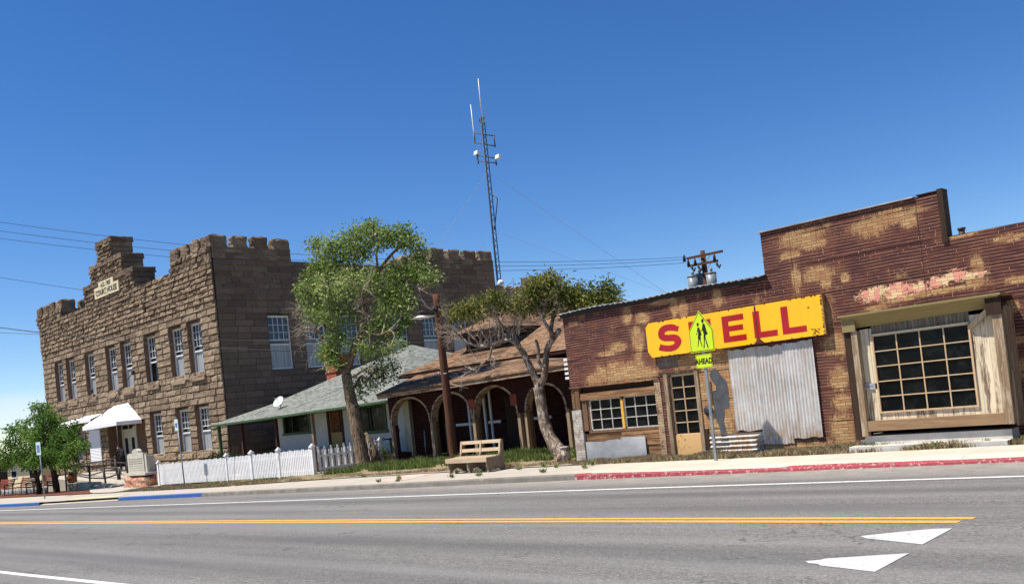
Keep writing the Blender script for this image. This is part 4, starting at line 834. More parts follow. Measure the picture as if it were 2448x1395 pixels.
while zz < .7:
    h = [.15,.14,.16,.13,.15,.12,.1][k%7]
    m.box(-15.0,-13.8 if k > 3 else -12.63,YS+.03+.004*k,YS+.1,zz,zz+h-.012,[.5,.8,.4,.9,.6,.3,.7][k]); 
    if k > 3: m.box(-13.8,-12.63,YS+.02,YS+.1,zz,zz+h-.014,[.9,.7,1,.5,.8,.6,.9][k])
    zz += h; k += 1
m.build('plank_siding', 'wood_brown', shop)
m = MB(); m.prism([(-14.98,YS-.01,-.1),(-13.8,YS-.01,-.1),(-13.8,YS-.01,.49),(-13.95,YS-.01,.51),(-14.2,YS-.012,.5),(-14.35,YS-.015,.47),(-14.98,YS-.01,.48)], (0,.02,0)); m.build('metal_patch', 'galv_flat', shop)
m = MB(); m.prism([(-13.81,YS-.02,-.1),(-13.06,YS-.02,-.1),(-13.06,YS-.02,.54),(-13.81,YS-.02,.55)], (0,.02,0)); m.build('metal_patch', 'galv_flat', shop)
# door
m = MB(); m.box(-12.33,-12.22,YS-.03,YS+.12,-.3,2.02,.5); m.box(-11.46,-11.36,YS-.03,YS+.12,-.3,2.04,.8); m.box(-12.4,-11.36,YS-.02,YS+.12,1.98,2.05,.4); dfm = m.build('door_frame', 'wood_post', shop)
m = MB(); m.box(-12.46,-11.3,YS-.05,YS+.0,2.05,2.13); m.build('door_lintel', 'siding', shop)
m = MB(); m.box(-12.46,-11.9,YS-.012,YS+.01,2.14,2.29,.7); m.box(-12.46,-11.82,YS-.014,YS+.01,2.3,2.42,.4); m.build('bare_planks', 'wood_grey', shop)
m = MB(); f = m; a, b = -12.2, -11.47
f.box(a,a+.04,YS+.05,YS+.1,.0,1.96); f.box(b-.04,b,YS+.05,YS+.1,.0,1.96); f.box(a,b,YS+.05,YS+.1,1.92,1.97); f.box((a+b)/2-.01,(a+b)/2+.01,YS+.05,YS+.09,.53,1.93)
for i in range(5): z = .53+1.4*i/5; f.box(a,b,YS+.05,YS+.095,z-.01,z+.01)
dd_ = m.build('door', 'mullion_tan', shop); g = MB(); g.box(a+.02,b-.02,YS+.09,YS+.1,.5,1.95); g.build('door_glass', 'glass_dirty', dd_); g = MB(); g.box(a,b,YS+.03,YS+.09,-.1,.52); g.build('kick_panel', 'door_tan', dd_)
m = MB(); m.box(-11.32,-11.24,YS-.03,YS,-.1,.62); m.build('wall_strip', 'wood_dark', shop)
m = MB(); m.tube([(-11.17,YS-.02,1.04),(-11.17,YS-.05,1.04)], [.12,.12], 16); m.build('wall_dial', 'iron', shop)
m = MB(); m.box(-11.1,-11.04,YS-.02,YS,1.2,1.72); m.build('wall_strip', 'wood_brown_v', shop)  # brown strip standing in for the road sign's shadow on the wall
# corrugated sheets
def corr(x0, x1, z0, z1, y, vert=True, pitch=.076, amp=.012, jag=.0):
    mb = MB(); n = int((x1-x0)/pitch*8) if vert else 1; mz = 6 if vert else int((z1-z0)/pitch*8)
    def P_(i, j):
        x = x0+(x1-x0)*i/n; z = z0+(z1-z0)*j/mz
        w_ = amp*math.sin(2*math.pi*((x if vert else z)/pitch)); w_ += .012*noise.noise(Vector((x*2.2, z*2.5, y*3)))
        if vert and j in (0, mz): z += jag*noise.noise(Vector((x*7, z, 5)))
        if vert: w_ *= .35+.65*min(1, max(0, .5+1.6*noise.noise(Vector((x*1.1, z*.6, 9)))))
        return (x, y-amp+w_-.008, z)
    for i in range(n):
        for j in range(mz): mb.face([P_(i,j), P_(i+1,j), P_(i+1,j+1), P_(i,j+1)])
    mb.smooth = True; mb.sm = [True]*len(mb.f)
    return mb
corr(-10.5,-9.78,.53,2.36,YS-.012,jag=.04).build('corrugated_sheet', 'galv', shop); corr(-9.86,-9.12,.2,2.35,YS-.004,jag=.05).build('corrugated_sheet', 'galv', shop); corr(-9.16,-8.46,.3,2.36,YS-.025,jag=.03).build('corrugated_sheet', 'galv', shop)
corr(-11.22,-9.86,.08,.49,YS-.004,False,.105,.016).build('corrugated_sheet', 'galv', shop, label='corrugated sheet with horizontal ribs at the foot of the wall')
# painted grey silhouette of a hooded man on the wall
px = [(1700,884),(1708,880),(1716,887),(1724,900),(1734,908),(1739,925),(1741,948),(1742,974),(1730,976),(1731,990),(1729,1006),(1735,1030),(1741,1048),(1744,1062),(1739,1068),(1715,1066),(1710,1061),(1724,1054),(1727,1048),(1724,1040),(1718,1018),(1711,1004),(1706,985),(1705,970),(1706,955),(1700,944),(1699,935),(1710,932),(1711,922),(1702,912),(1697,903),(1694,895)]
m = MB(); po = [at(x+1.5, y, YS-.004) for x, y in px]; lo = [p for p in po]
m.face([(p.x, YS-.006 if p.z > .5 else YS-.038, p.z) for p in po])
vs = []
m = MB(); 
import mathutils.geometry as mg
tri = mg.tessellate_polygon([[Vector((p.x, p.z, 0)) for p in po]])
for t3 in tri: m.face([(po[i].x, (YS-.005 if po[i].z > .52 else YS-.034), po[i].z) for i in t3])
m.build('painted_silhouette', 'mural_grey', shop, label='grey painted silhouette of a standing hooded man')
# projecting timber window bay
bay = (lambda n, mt, mb, **k: mb.build(n, mt, shop, **k)); YB0, YB1 = 17.45, 17.6
m = MB(); m.box(-7.56,-7.41,YB0+.02,YS,.24,2.62); bay('bay_post', 'wood_dark', m)
m = MB(); m.box(-7.41,-7.29,YB0,YB0+.14,.3,2.4,.8); bay('bay_post', 'wood_post', m)
m = MB(); m.box(-4.82,-4.66,YB0-.02,YS,.4,2.44,.9); m.box(-4.655,-4.62,YB0+.1,YS,.36,2.5,.6); bay('bay_post', 'wood_post', m)
m = MB(); m.prism([(-7.56,YB0-.08,2.7),(-4.66,YB0-.08,2.7),(-4.7,YB1-.01,2.5),(-7.5,YB1-.01,2.46)], (0,.02,.03)); m.box(-7.6,-4.62,YB0-.1,YS,2.7,2.74); bay('bay_soffit', 'plywood_olive', m)
m = MB(); m.box(-7.56,-7.3,YB0-.03,YB0+.03,2.4,2.66); bay('bay_corner_board', 'plywood_olive', m)
m = MB(); m.box(-4.9,-4.64,YB0-.05,YB0-.02,2.36,2.69,.3); bay('bay_corner_board', 'wood_dark', m)
gx0, gx1, g0, g1 = -7.03, -5.28, .765, 2.25
m = MB(); rr = random.Random(4)
def boards(mb, x0, x1, z0, z1, w_=.1):
    x = x0
    while x < x1-.001:
        e = min(x1, x+w_*rr.uniform(.8,1.2)); mb.box(x+.002, e-.003, YB1+rr.uniform(0,.008), YB1+.04, z0, z1, rr.uniform(.35,1)); x = e
boards(m, -7.29, gx0-.03, .5, 2.42); boards(m, gx1+.03, -4.82, .5, 2.42); boards(m, gx0-.03, gx1+.03, .5, g0-.03)
bay('bay_boards', 'wood_peel', m)
m = MB(); boards(m, gx0-.03, gx1+.03, g1+.02, 2.5, .07); bay('bay_top_boards', 'wood_grey', m)
m = MB(); m.box(-7.29,-4.82,YB0+.01,YB1+.02,.4,.6,1); bay('bay_sill_beam', 'wood_beam', m)
m = MB(); m.bar((-5.25,YB1-.04,2.2),(-4.88,YB0-.02,2.44),.1,.03); bay('loose_board', 'wood_grey', m)
f = MB(); f.box(gx0-.035,gx0,YB1-.03,YB1+.03,g0-.03,g1+.03); f.box(gx1,gx1+.035,YB1-.03,YB1+.03,g0-.03,g1+.03); f.box(gx0,gx1,YB1-.03,YB1+.03,g0-.03,g0); f.box(gx0,gx1,YB1-.025,YB1+.03,g1,g1+.02)
for i in range(1,4): x = gx0+(gx1-gx0)*i/4; f.box(x-.011,x+.011,YB1-.012,YB1+.02,g0,g1)
for i in range(1,5): z = g0+(g1-g0)*i/5; f.box(gx0,gx1,YB1-.014,YB1+.018,z-.01,z+.01)
w_ = f.build('window', 'mullion_tan', shop); g = MB(); g.box(gx0,gx1,YB1+.015,YB1+.02,g0,g1); g.build('glass', 'glass_dirty', w_)
m = MB(); m.box(gx0-.06,gx0-.036,YB1-.03,YB1+.0,g0,g1+.03); m.box(gx0-.05,gx1+.03,YB1-.03,YB1,g1+.021,g1+.05); bay('window_casing', 'paint_cream', m)
a = at(2060,916,YB1-.04); b = at(2093,904,YB1-.04)
m = MB(); m.box(a.x, b.x+.01, YB1-.03, YB1-.015, 1.22, 1.335); sg = bay('notice', 'galv_flat', m, label='small grey faded notice plate')
m = MB(); put_text(m, 'PRIVATE', .055, (a.x+b.x)/2, YB1-.031, 1.277, .001, .75, .001); m.build('notice_lettering', 'engraving', sg)
m = MB(); m.box(-7.5,-4.75,YB0+.1,YS+.3,-.1,.3); bay('bay_footing', 'slab_white', m)
m = MB(); m.box(-7.6,-4.75,17.2,YS+.1,-.1,.13); m.build('shop_slab', 'slab_white', shop)
# the long yellow enamel sign
sign = root('shop_sign', 'long yellow enamel sign with red capital letters on the maroon wall', 'sign', (-10.35, 17.9, 2.43))
m = MB(); X0, X1, Z0, Z1 = -12.6, -8.12, 2.435, 3.275; yf = 17.86; c = .1
m.prism([(X0+c,yf,Z0),(X1,yf,Z0),(X1,yf,Z1),(X0+c,yf,Z1),(X0,yf,Z1-c),(X0,yf,Z0+c*1.5)], (0,.02,0)); panel_ = m.build('panel', 'sign_yellow', sign)
m = MB(); m.box(X0+.1,X1,yf+.02,YS-.01,Z0,Z0+.03); m.box(X0+.1,X1,yf+.02,YS-.01,Z1-.03,Z1); m.box(X1,X1+.03,yf,YS-.01,Z0,Z1+.01); m.box(X0+.1,X0+.13,yf+.02,YS-.01,Z0+.03,Z1-.03); m.build('rusty_frame', 'sign_edge', sign)
m = MB(); yl_ = yf-.003
def quad(x0, x1, z0, z1): m.box(x0, x1, yl_, yf-.0005, z0, z1)
B, T = 2.55, 3.145; sw = .155
S_OUT = [(760,688),(798,690),(775,792),(725,778),(640,772),(580,780),(545,800),(527,825),(545,845),(590,852),(700,840),(760,850),(805,880),(840,930),(845,985),(825,1040),(790,1090),(730,1135),(650,1158),(560,1160),(480,1150),(420,1130),(457,1022),(520,1042),(610,1048),(680,1035),(715,1010),(718,982),(690,965),(640,966),(540,970),(470,950),(425,905),(411,845),(415,790),(440,735),(490,690),(560,662),(650,652),(720,660)]
So = [at(1520+x/7.75, 690+y/7.75, yl_) for x, y in S_OUT]
for t3 in mg.tessellate_polygon([[Vector((p.x, p.z, 0)) for p in So]]): m.face([(So[i].x, yl_, So[i].z) for i in t3])
quad(-11.385,-11.23,B,T); quad(-10.93,-10.79,B,T); quad(-11.23,-10.93,2.78,2.92)              # H
quad(-10.5,-10.34,B,T); quad(-10.34,-9.92,B,B+.13); quad(-10.34,-9.95,T-.13,T); quad(-10.34,-9.98,2.79,2.91)   # E
quad(-9.72,-9.56,B,T); quad(-9.56,-9.17,B,B+.13); quad(-9.05,-8.89,B,T); quad(-8.89,-8.5,B,B+.13)                # L L
m.build('lettering', 'sign_red', sign)
m = MB(); m.box(-9.665,-9.635,yl_-.006,yf,Z0+.01,Z1-.02); m.prism([(-9.76,yl_-.004,Z0+.0),(-9.5,yl_-.004,Z0),(-9.58,yl_-.004,Z0+.07),(-9.62,yl_-.004,Z0+.14),(-9.67,yl_-.004,Z0+.13),(-9.7,yl_-.004,Z0+.05)], (0,.003,0))
rr = random.Random(8)
for i in range(70):
    side = rr.random(); x = rr.uniform(X0+.1, X1-.02); z = Z0+.006 if side < .5 else Z1-.006
    if i % 9 == 0: z = rr.uniform(Z0,Z1)
    if i % 4 == 3: x, z = X1-.012, rr.uniform(Z0,Z1)
    s1 = rr.uniform(.008,.026); m.prism([(x-s1,yl_-.002,z-s1*.5),(x+s1*.6,yl_-.002,z-s1*.7),(x+s1,yl_-.002,z+s1*.3),(x-s1*.2,yl_-.002,z+s1*.6)], (0,.002,0))
for i in range(14): x, z = -8.4+rr.uniform(0,.2), Z0+.07+rr.uniform(-.04,.09); s1 = rr.uniform(.01,.035); m.prism([(x-s1,yl_-.002,z+s1*.3),(x+s1,yl_-.002,z-s1),(x+s1*.8,yl_-.002,z)], (0,.002,0))
merge(panel_, m.build('rust', 'sign_rust', sign))
# school crossing sign on its post
Yp_ = 16.95
_k = 16.95/17.2
sp = root('school_sign', 'yellow-green pedestrian school warning sign above an AHEAD plate on a perforated post', 'road sign', (-10.5, Yp_, 0))
m = MB(); m.box(-10.53,-10.47,Yp_,Yp_+.045,-.15,3.1); 
m.build('post', 'galv_post', sp)
def pent(mb, s1, y, dy): 
    cx_, cz_ = -10.5, 2.715
    mb.prism([(cx_-.3*s1,y,cz_-.33*s1),(cx_+.3*s1,y,cz_-.33*s1),(cx_+.3*s1,y,cz_+.13*s1),(cx_,y,cz_+.57*s1*.98),(cx_-.3*s1,y,cz_+.13*s1)], (0,dy,0))
m = MB(); pent(m, 1.02, Yp_-.02, .015); pp = m.build('warning_plate', 'fluoro', sp)
m = MB(); pent(m, .975, Yp_-.0215, .001); m.build('plate_border', 'sign_black', pp); m = MB(); pent(m, .93, Yp_-.023, .001); m.build('plate_face', 'fluoro', pp)
m = MB(); ys = Yp_-.0245
def fig(px_, o=(0,0)): 
    P2 = [at(1640+x/8.21, 730+y/8.21, ys) for x, y in px_]; m.face([(p.x, ys, p.z) for p in P2])
def disc(x, y, rx, ry): fig([(x+rx*math.cos(a), y+ry*math.sin(a)) for a in (2*math.pi*k/14 for k in range(14))])
disc(229,372,21,37); disc(321,300,24,42)
fig([(222,440),(240,425),(258,430),(270,470),(290,520),(300,545),(282,548),(292,660),(280,675),(262,668),(240,668),(232,640),(238,520),(228,510),(212,580),(199,578),(215,520)])
fig([(240,670),(256,672),(250,740),(242,812),(232,812),(234,740)]); fig([(262,668),(282,668),(305,740),(325,805),(313,808),(290,745)])
fig([(322,360),(345,345),(362,360),(385,430),(400,490),(398,560),(385,580),(385,610),(380,640),(345,640),(345,560),(330,500),(318,480),(295,505),(283,500),(312,462)])
fig([(392,510),(415,512),(425,555),(395,572)]); fig([(268,545),(300,548),(303,580),(275,590)])
fig([(348,636),(372,636),(366,730),(366,832),(344,832),(350,740)]); fig([(372,636),(390,640),(405,700),(447,825),(428,832),(395,740)])
m.build('pictogram', 'sign_black', pp)
m = MB(); m.box(-10.7,-10.3,Yp_-.02,Yp_-.008,2.02,2.325); pl = m.build('ahead_plate', 'fluoro', sp)
m = MB()
for q in ((-10.69,-10.31,2.03,2.036),(-10.69,-10.31,2.309,2.315),(-10.69,-10.684,2.03,2.315),(-10.316,-10.31,2.03,2.315)): m.box(q[0],q[1],Yp_-.0215,Yp_-.0205,q[2],q[3])
put_text(m, 'AHEAD', .165, -10.5, Yp_-.0225, 2.165, .006, .8, .001); m.build('plate_lettering', 'sign_black', pl)
# ---------------------------------------------------------------- trees, plants
def leafcard(mb, p, d, L, w_, rr, tn):
    d = d.normalized(); s_ = d.cross(Vector((rr.uniform(-1,1), rr.uniform(-1,1), rr.uniform(-1,1))))
    if s_.length < .01: return
    s_.normalize(); n = d.cross(s_)*L*.12
    mb.face([p, p+d*L*.45+s_*w_/2+n, p+d*L, p+d*L*.45-s_*w_/2+n], tn)
def twig(mb, p, d, L, r, depth, rr, crook=.6, tips=None, seg=4, sub=2):
    pts = [p.copy()]; rad = [r]; n = 5
    for i in range(n):
        d = (d + Vector((rr.uniform(-1,1), rr.uniform(-1,1), rr.uniform(-1,1)))*crook).normalized()
        p = p + d*(L/n); pts.append(p.copy()); rad.append(r*(1-.75*(i+1)/n))
        if depth > 0 and i > 0 and rr.random() < .8:
            for _ in range(rr.randint(1, sub)):
                e = (d + Vector((rr.uniform(-1,1), rr.uniform(-1,1), rr.uniform(-.6,1)))*1.0).normalized()
                twig(mb, p, e, L*rr.uniform(.4,.7), rad[-1]*.7, depth-1, rr, crook, tips, 3, sub)
    mb.tube(pts, rad, seg, cap=False)
    if tips is not None: tips.append(p)
def tree(name, label, base, Y, limbs, clumps, leafmat, barkmat, leaf=(.1,.045), dens=1.0, twigs=(), seed=1, tmat=None, wscale=1.0, drop=.25, group=None, yj=.5):
    """limbs: [( [(px,py,dy)...], [width px...] )]; clumps: (px,py,rx,ry,n,dy)"""
    rr = random.Random(seed); r = root(name, label, 'tree', base, group)
    def W(x, y, dy=0): return at(x, y, Y+dy)
    sc_ = ((W(1000,1000)-EYE).dot(FW))/FP; sc_ = (W(limbs[0][0][0][0], limbs[0][0][0][1])-EYE).dot(FW)/FP
    m = MB(); nodes = []
    for pts, wid in limbs:
        P_ = [W(*p) for p in pts]; Q = []; RR = []
        for i in range(len(P_)-1):           # smooth, slightly knotty
            for k in range(4):
                f = k/4; a = P_[max(i-1,0)]; b = P_[i]; c = P_[i+1]; d = P_[min(i+2,len(P_)-1)]
                q = .5*((2*b)+(c-a)*f+(2*a-5*b+4*c-d)*f*f+(3*b-a-3*c+d)*f**3); Q.append(q)
                RR.append((wid[i]+(wid[i+1]-wid[i])*f)*sc_*.5*wscale*(1+.13*noise.noise(q*5)))
        Q.append(P_[-1]); RR.append(wid[-1]*sc_*.5*wscale); m.tube(Q, RR, 10); nodes += Q[2:]
    m.build('trunk', barkmat, r)
    tw = MB(); lv = MB()
    for cx_, cy_, rx, ry, n, dy in clumps:
        c = W(cx_, cy_, dy); ax, az = rx*sc_, ry*sc_; ay = (ax+az)*.5*.85
        q = min(nodes, key=lambda v: (v-c).length)
        mid = q.lerp(c, .55)+Vector((rr.uniform(-.1,.1), rr.uniform(-.1,.1), -.08)); tw.tube([q, mid, c], [.035, .022, .012], 5, cap=False)
        n = int(n*dens); k = 0; cb = rr.gauss(0,.1)
        while k < n:
            v = Vector((rr.gauss(0,1), rr.gauss(0,1), rr.gauss(0,1))).normalized()*(rr.random()**.45)
            p = c + Vector((v.x*ax, v.y*ay, v.z*az))
            if rr.random() < .22: tw.tube([c.lerp(p,.2), c.lerp(p,.6)+Vector((0,0,.03)), p], [.01,.007,.004], 3, cap=False)
            out = Vector((v.x, v.y, v.z*.6-drop)); m_ = rr.randint(5, 9); base_t = rr.gauss(.46+cb,.14)
            for _ in range(m_):
                o = Vector((rr.gauss(0,1), rr.gauss(0,1), rr.gauss(0,.8)))*leaf[0]*.95
                leafcard(lv, p+o, out+Vector((rr.uniform(-1,1), rr.uniform(-1,1), rr.uniform(-1,.7))), leaf[0]*rr.uniform(.7,1.3), leaf[1]*rr.uniform(.7,1.3), rr, min(1,max(0,rr.gauss(base_t,.16)+(.35 if rr.random() < .05 else 0)))); k += 1
    tw.build('branches', tmat or barkmat, r)
    bt = MB(); any_ = False
    for (x, y, dy), (dx, dz), L, rad, dp, cnt in twigs:
        for _ in range(cnt):
            any_ = True; p = W(x+rr.uniform(-6,6), y+rr.uniform(-4,4), dy); twig(bt, p, Vector((dx+rr.uniform(-.5,.5), rr.uniform(-.6,.6), dz+rr.uniform(-.5,.5))), L*rr.uniform(.7,1.2), rad*1.25, dp, rr, .55)
    if any_: bt.build('bare_twigs', 'twig_pale', r)
    lv.build('crown', leafmat, r, recalc=False)
    return r
tb_ = at(868,1108,20.3)
tree('locust_tree', 'tall leaning tree with rough trunk and broad light green crown beside the picket fence', (tb_.x, 20.3, -.1), 20.3,
 [([(872,1125,0),(868,1102,0),(856,1040,0),(846,985,0),(836,940,0),(828,895,0)], [46,36,31,30,26,25]),
  ([(828,897,0),(838,860,.1),(850,820,.1),(865,790,.2),(872,755,.3),(866,720,.3),(850,690,.3),(843,655,.3),(852,620,.3)], [19,17,15,14,15,13,10,8,5]),
  ([(826,895,0),(808,868,-.1),(792,845,-.2),(778,822,-.2),(763,800,-.3),(750,782,-.4)], [14,11,9,8,7,4]),
  ([(866,730,.3),(885,690,.5),(905,650,.7),(930,615,.8),(955,592,.9),(985,590,1),(1010,600,1)], [10,9,8,7,5,4,2]),
  ([(850,690,.3),(830,665,0),(842,645,-.2),(812,650,-.3)], [8,6,5,3]), ([(905,650,.7),(900,610,.4),(905,580,.3),(900,560,.2)], [6,5,4,2]),
  ([(868,790,.2),(905,800,0),(935,790,-.2),(945,810,-.3)], [7,5,4,2]), ([(845,900,0),(880,880,-.3),(895,905,-.5),(925,885,-.6),(895,900,-.7)], [7,6,5,3,2]),
  ([(850,645,.3),(800,620,.1),(775,600,0),(745,590,0)], [6,4,3,2])],
 [(757,582,24,16,260,0),(790,585,24,26,330,0),(812,600,24,28,340,.2),(845,570,34,30,560,.3),(880,560,34,28,560,.4),(885,540,18,12,180,.4),(920,570,36,26,540,.5),(955,560,30,24,480,.7),(980,580,30,26,400,.9),(1003,598,14,26,230,1),(1012,618,9,12,90,1),(855,600,50,30,700,.4),(765,620,26,26,330,-.1),(760,655,38,28,560,-.2),
  (805,640,45,35,760,.1),(740,690,32,34,520,-.2),(790,690,48,38,760,-.3),(840,680,40,34,560,-.2),(885,670,38,38,600,.2),(925,690,36,40,520,.4),(955,650,38,22,420,.7),(1000,655,34,20,420,.8),(1030,660,17,17,220,.8),(962,690,28,22,280,.6),
  (745,745,30,32,420,-.2),(790,750,40,34,480,-.3),(840,745,30,34,300,.4),(930,740,34,36,430,.4),(965,735,26,30,300,.5),(960,765,22,20,200,.5),(900,780,34,28,330,.3),(940,785,24,22,200,.4),(805,800,20,30,300,-.2),(790,840,22,28,380,-.4),(775,850,14,14,130,-.5),(800,866,16,18,180,-.4),(835,820,18,18,130,0),(880,830,28,24,220,0),(930,830,22,16,90,-.2),(958,820,12,20,70,-.2)],
 'leaf_light', 'bark_brown', (.15,.055), 1.22, [((760,790,-.3),(-.8,.6),.9,.014,2,7),((750,780,-.4),(-1,.1),1.1,.014,2,6),((765,820,-.3),(-.9,-.2),1.0,.012,2,6),((730,740,0),(-1,.2),.8,.01,2,5),((1000,690,.6),(.8,-.5),.9,.01,2,5),((790,690,0),(0,.5),.8,.012,2,8),((850,740,-.3),(.2,.3),.9,.012,2,8),((870,690,-.3),(.5,.6),.9,.012,2,7),((930,820,0),(.6,-.8),.6,.008,1,4),((780,860,-.4),(-.3,-1),.7,.01,1,4)], 5, 'twig_pale')
hb = tree('hanging_bough', None, (tb_.x+.4, 20.1, 2.2), 20.0,
 [([(848,925,0),(862,900,-.1),(880,905,-.2),(893,890,-.3),(915,880,-.3),(935,865,-.3)], [7,6,6,5,4,2])],
 [(900,880,32,24,330,-.3),(935,868,22,18,200,-.3),(868,915,20,24,200,-.1),(890,920,26,14,120,-.3),(850,915,14,20,90,0),(920,905,24,14,110,-.3),(945,890,10,14,60,-.3),(905,855,22,12,90,-.3),(858,945,12,14,70,0)], 'leaf_dark', 'bark_dark', (.12,.05), 1.0, (), 8)
lt = [o for o in bpy.data.objects if o.name == 'locust_tree'][0]; names_ = {'trunk': 'hanging_bough', 'branches': 'bough_twigs', 'crown': 'bough_foliage'}
for o in kids(hb):
    o.parent = lt; o.matrix_parent_inverse = Matrix.Translation(lt.location).inverted()
    for a_, b_ in names_.items():
        if o.name.startswith(a_): o.name = b_; break
bpy.data.objects.remove(hb)
for o in bpy.data.objects:
    if o.name.startswith('hanging_bough.'): o.name = 'hanging_bough'
tr_b = at(1345,1090,19.4)
tree('crooked_tree', 'crooked pale-barked tree with half-dead branches leaning beside the shop', (tr_b.x, 19.4, -.1), 19.4,
 [([(1349,1094,0),(1336,1078,0),(1318,1050,0),(1302,1010,0),(1294,965,0),(1288,925,0)], [42,36,31,28,26,27]),
  ([(1290,930,0),(1275,892,0),(1262,866,-.1),(1252,845,-.2),(1240,828,-.3),(1222,812,-.4),(1198,816,-.5),(1175,822,-.6),(1150,826,-.7),(1122,820,-.8),(1100,806,-.8),(1088,790,-.9)], [20,17,16,15,14,13,11,10,8,7,5,3]),
  ([(1292,920,0),(1302,895,.1),(1305,868,.1),(1306,845,.2),(1312,825,.2),(1325,805,.3),(1338,788,.3)], [18,17,15,15,14,13,12]),
  ([(1320,810,.2),(1318,785,.2),(1322,760,.3),(1332,738,.4),(1350,715,.5),(1372,700,.6)], [11,10,8,6,4,2]), ([(1324,800,.2),(1308,780,0),(1297,758,-.1),(1290,740,-.1),(1305,722,0),(1302,700,0)], [9,8,7,6,5,3]),
  ([(1300,880,.1),(1288,862,0),(1287,835,-.1),(1281,812,-.1)], [9,8,8,7]), ([(1252,845,-.2),(1230,800,-.2),(1212,790,-.2),(1196,770,-.2),(1180,760,-.2)], [8,6,5,3,2]),
  ([(1222,812,-.4),(1200,790,-.5),(1190,760,-.5),(1175,742,-.5)], [7,5,4,2]), ([(1150,826,-.7),(1125,800,-.9),(1095,775,-1),(1075,765,-1),(1070,748,-1)], [6,5,4,3,2]), ([(1290,740,-.1),(1262,730,-.2),(1240,715,-.3)], [5,4,2]), ([(1175,822,-.6),(1172,850,-.7),(1155,868,-.8),(1130,885,-.9)], [5,4,3,2])],
 [(1300,672,28,16,240,0),(1280,692,40,26,520,0),(1262,722,34,20,340,-.1),(1320,690,34,26,420,.2),(1345,705,26,22,260,.3),(1300,725,36,18,260,.2),(1243,735,22,14,150,-.2),(1376,702,26,20,260,.5),(1400,715,30,24,330,.6),(1440,695,26,20,300,.7),(1465,714,20,14,150,.8),(1420,740,40,18,230,.6),(1375,745,30,16,150,.5),(1438,725,30,16,200,.7),
  (1120,738,26,16,200,-.8),(1095,752,22,16,180,-.9),(1135,728,16,12,90,-.8),(1165,720,20,9,110,-.7),(1190,712,24,8,130,-.6),(1150,750,20,12,80,-.7),(1205,730,16,8,60,-.5),(1330,745,22,12,70,.3)],
 'leaf_olive', 'bark_pale', (.15,.05), 1.7, [((1100,806,-.8),(-.6,.7),.9,.018,2,5),((1122,820,-.8),(-.4,.9),.9,.018,2,5),((1150,826,-.7),(-.2,1),.9,.018,2,5),((1175,822,-.6),(0,1),.9,.018,2,5),((1198,816,-.5),(.1,1),.8,.018,2,5),((1190,760,-.5),(.2,.9),.7,.012,2,5),((1180,760,-.4),(-.4,.6),.7,.012,2,5),((1222,812,-.4),(.4,.9),.9,.014,2,5),((1155,868,-.8),(-.6,.1),.7,.012,2,4),((1130,885,-.9),(-.9,.1),.7,.012,2,5),((1170,850,-.7),(.3,-.7),.5,.01,2,3),((1075,765,-1),(-.4,.7),.7,.012,2,4),((1090,795,-.9),(-.7,.3),.7,.012,3,3),((1300,745,0),(0,.8),.9,.014,2,7),((1325,755,.3),(.3,.8),.9,.014,2,7),((1240,800,-.3),(.2,.7),.8,.012,2,4)], 9, 'bark_pale')
def simple_tree(label, Y, limbs, clumps, seed):
    b = at(limbs[0][0][0][0], limbs[0][0][0][1], Y)
    return tree('street_tree', label, (b.x, Y, gz(b.x)+.15), Y, limbs, clumps, 'leaf_deep', 'bark_dark', (.14,.095), 1.5, (), seed, group='small dark green street trees')
simple_tree('small dense green tree with a forked trunk at the left edge', 17.2,
 [([(93,1192,0),(92,1160,0),(88,1140,0),(84,1120,0),(78,1090,0),(70,1060,0)], [13,11,11,7,6,3]), ([(90,1142,0),(97,1118,0),(100,1090,0),(108,1050,0)], [7,6,5,3]), ([(78,1090,0),(55,1075,0),(30,1070,0)], [4,3,2])],
 [(35,1032,30,22,300,0),(60,1010,26,14,120,.2),(98,975,22,16,240,.2),(90,1000,20,16,200,.3),(110,1010,24,22,330,.2),(70,1040,32,24,460,0),(30,1060,34,20,300,-.2),(55,1085,40,26,560,-.3),(20,1090,34,26,420,-.3),(-15,1085,30,30,350,-.2),(95,1050,30,30,560,0),(70,1110,30,14,260,-.3),(95,1090,26,26,420,-.2),(15,1110,22,12,140,-.2)], 21)
simple_tree('small dense green tree with a single dark leaning trunk near the court house corner', 17.8,
 [([(138,1190,0),(134,1160,0),(129,1130,0),(124,1105,0),(128,1070,0),(135,1040,0)], [17,15,13,11,7,4]), ([(124,1108,0),(150,1080,0),(172,1060,0)], [6,5,3]), ([(126,1090,0),(108,1060,0),(100,1040,0)], [5,4,3])],
 [(118,982,14,14,100,.3),(128,1005,24,18,230,.2),(145,1010,20,14,130,.2),(120,1040,28,28,480,0),(150,1045,26,26,440,0),(165,1030,18,18,150,0),(178,1018,14,14,80,.1),(140,1075,34,26,600,-.2),(165,1085,24,20,360,-.2),(120,1100,28,16,360,-.3),(150,1108,26,12,200,-.3),(182,1060,16,12,140,-.1),(198,1063,14,8,110,-.1),(175,1050,18,14,130,0),(185,1110,12,10,60,0)], 22)
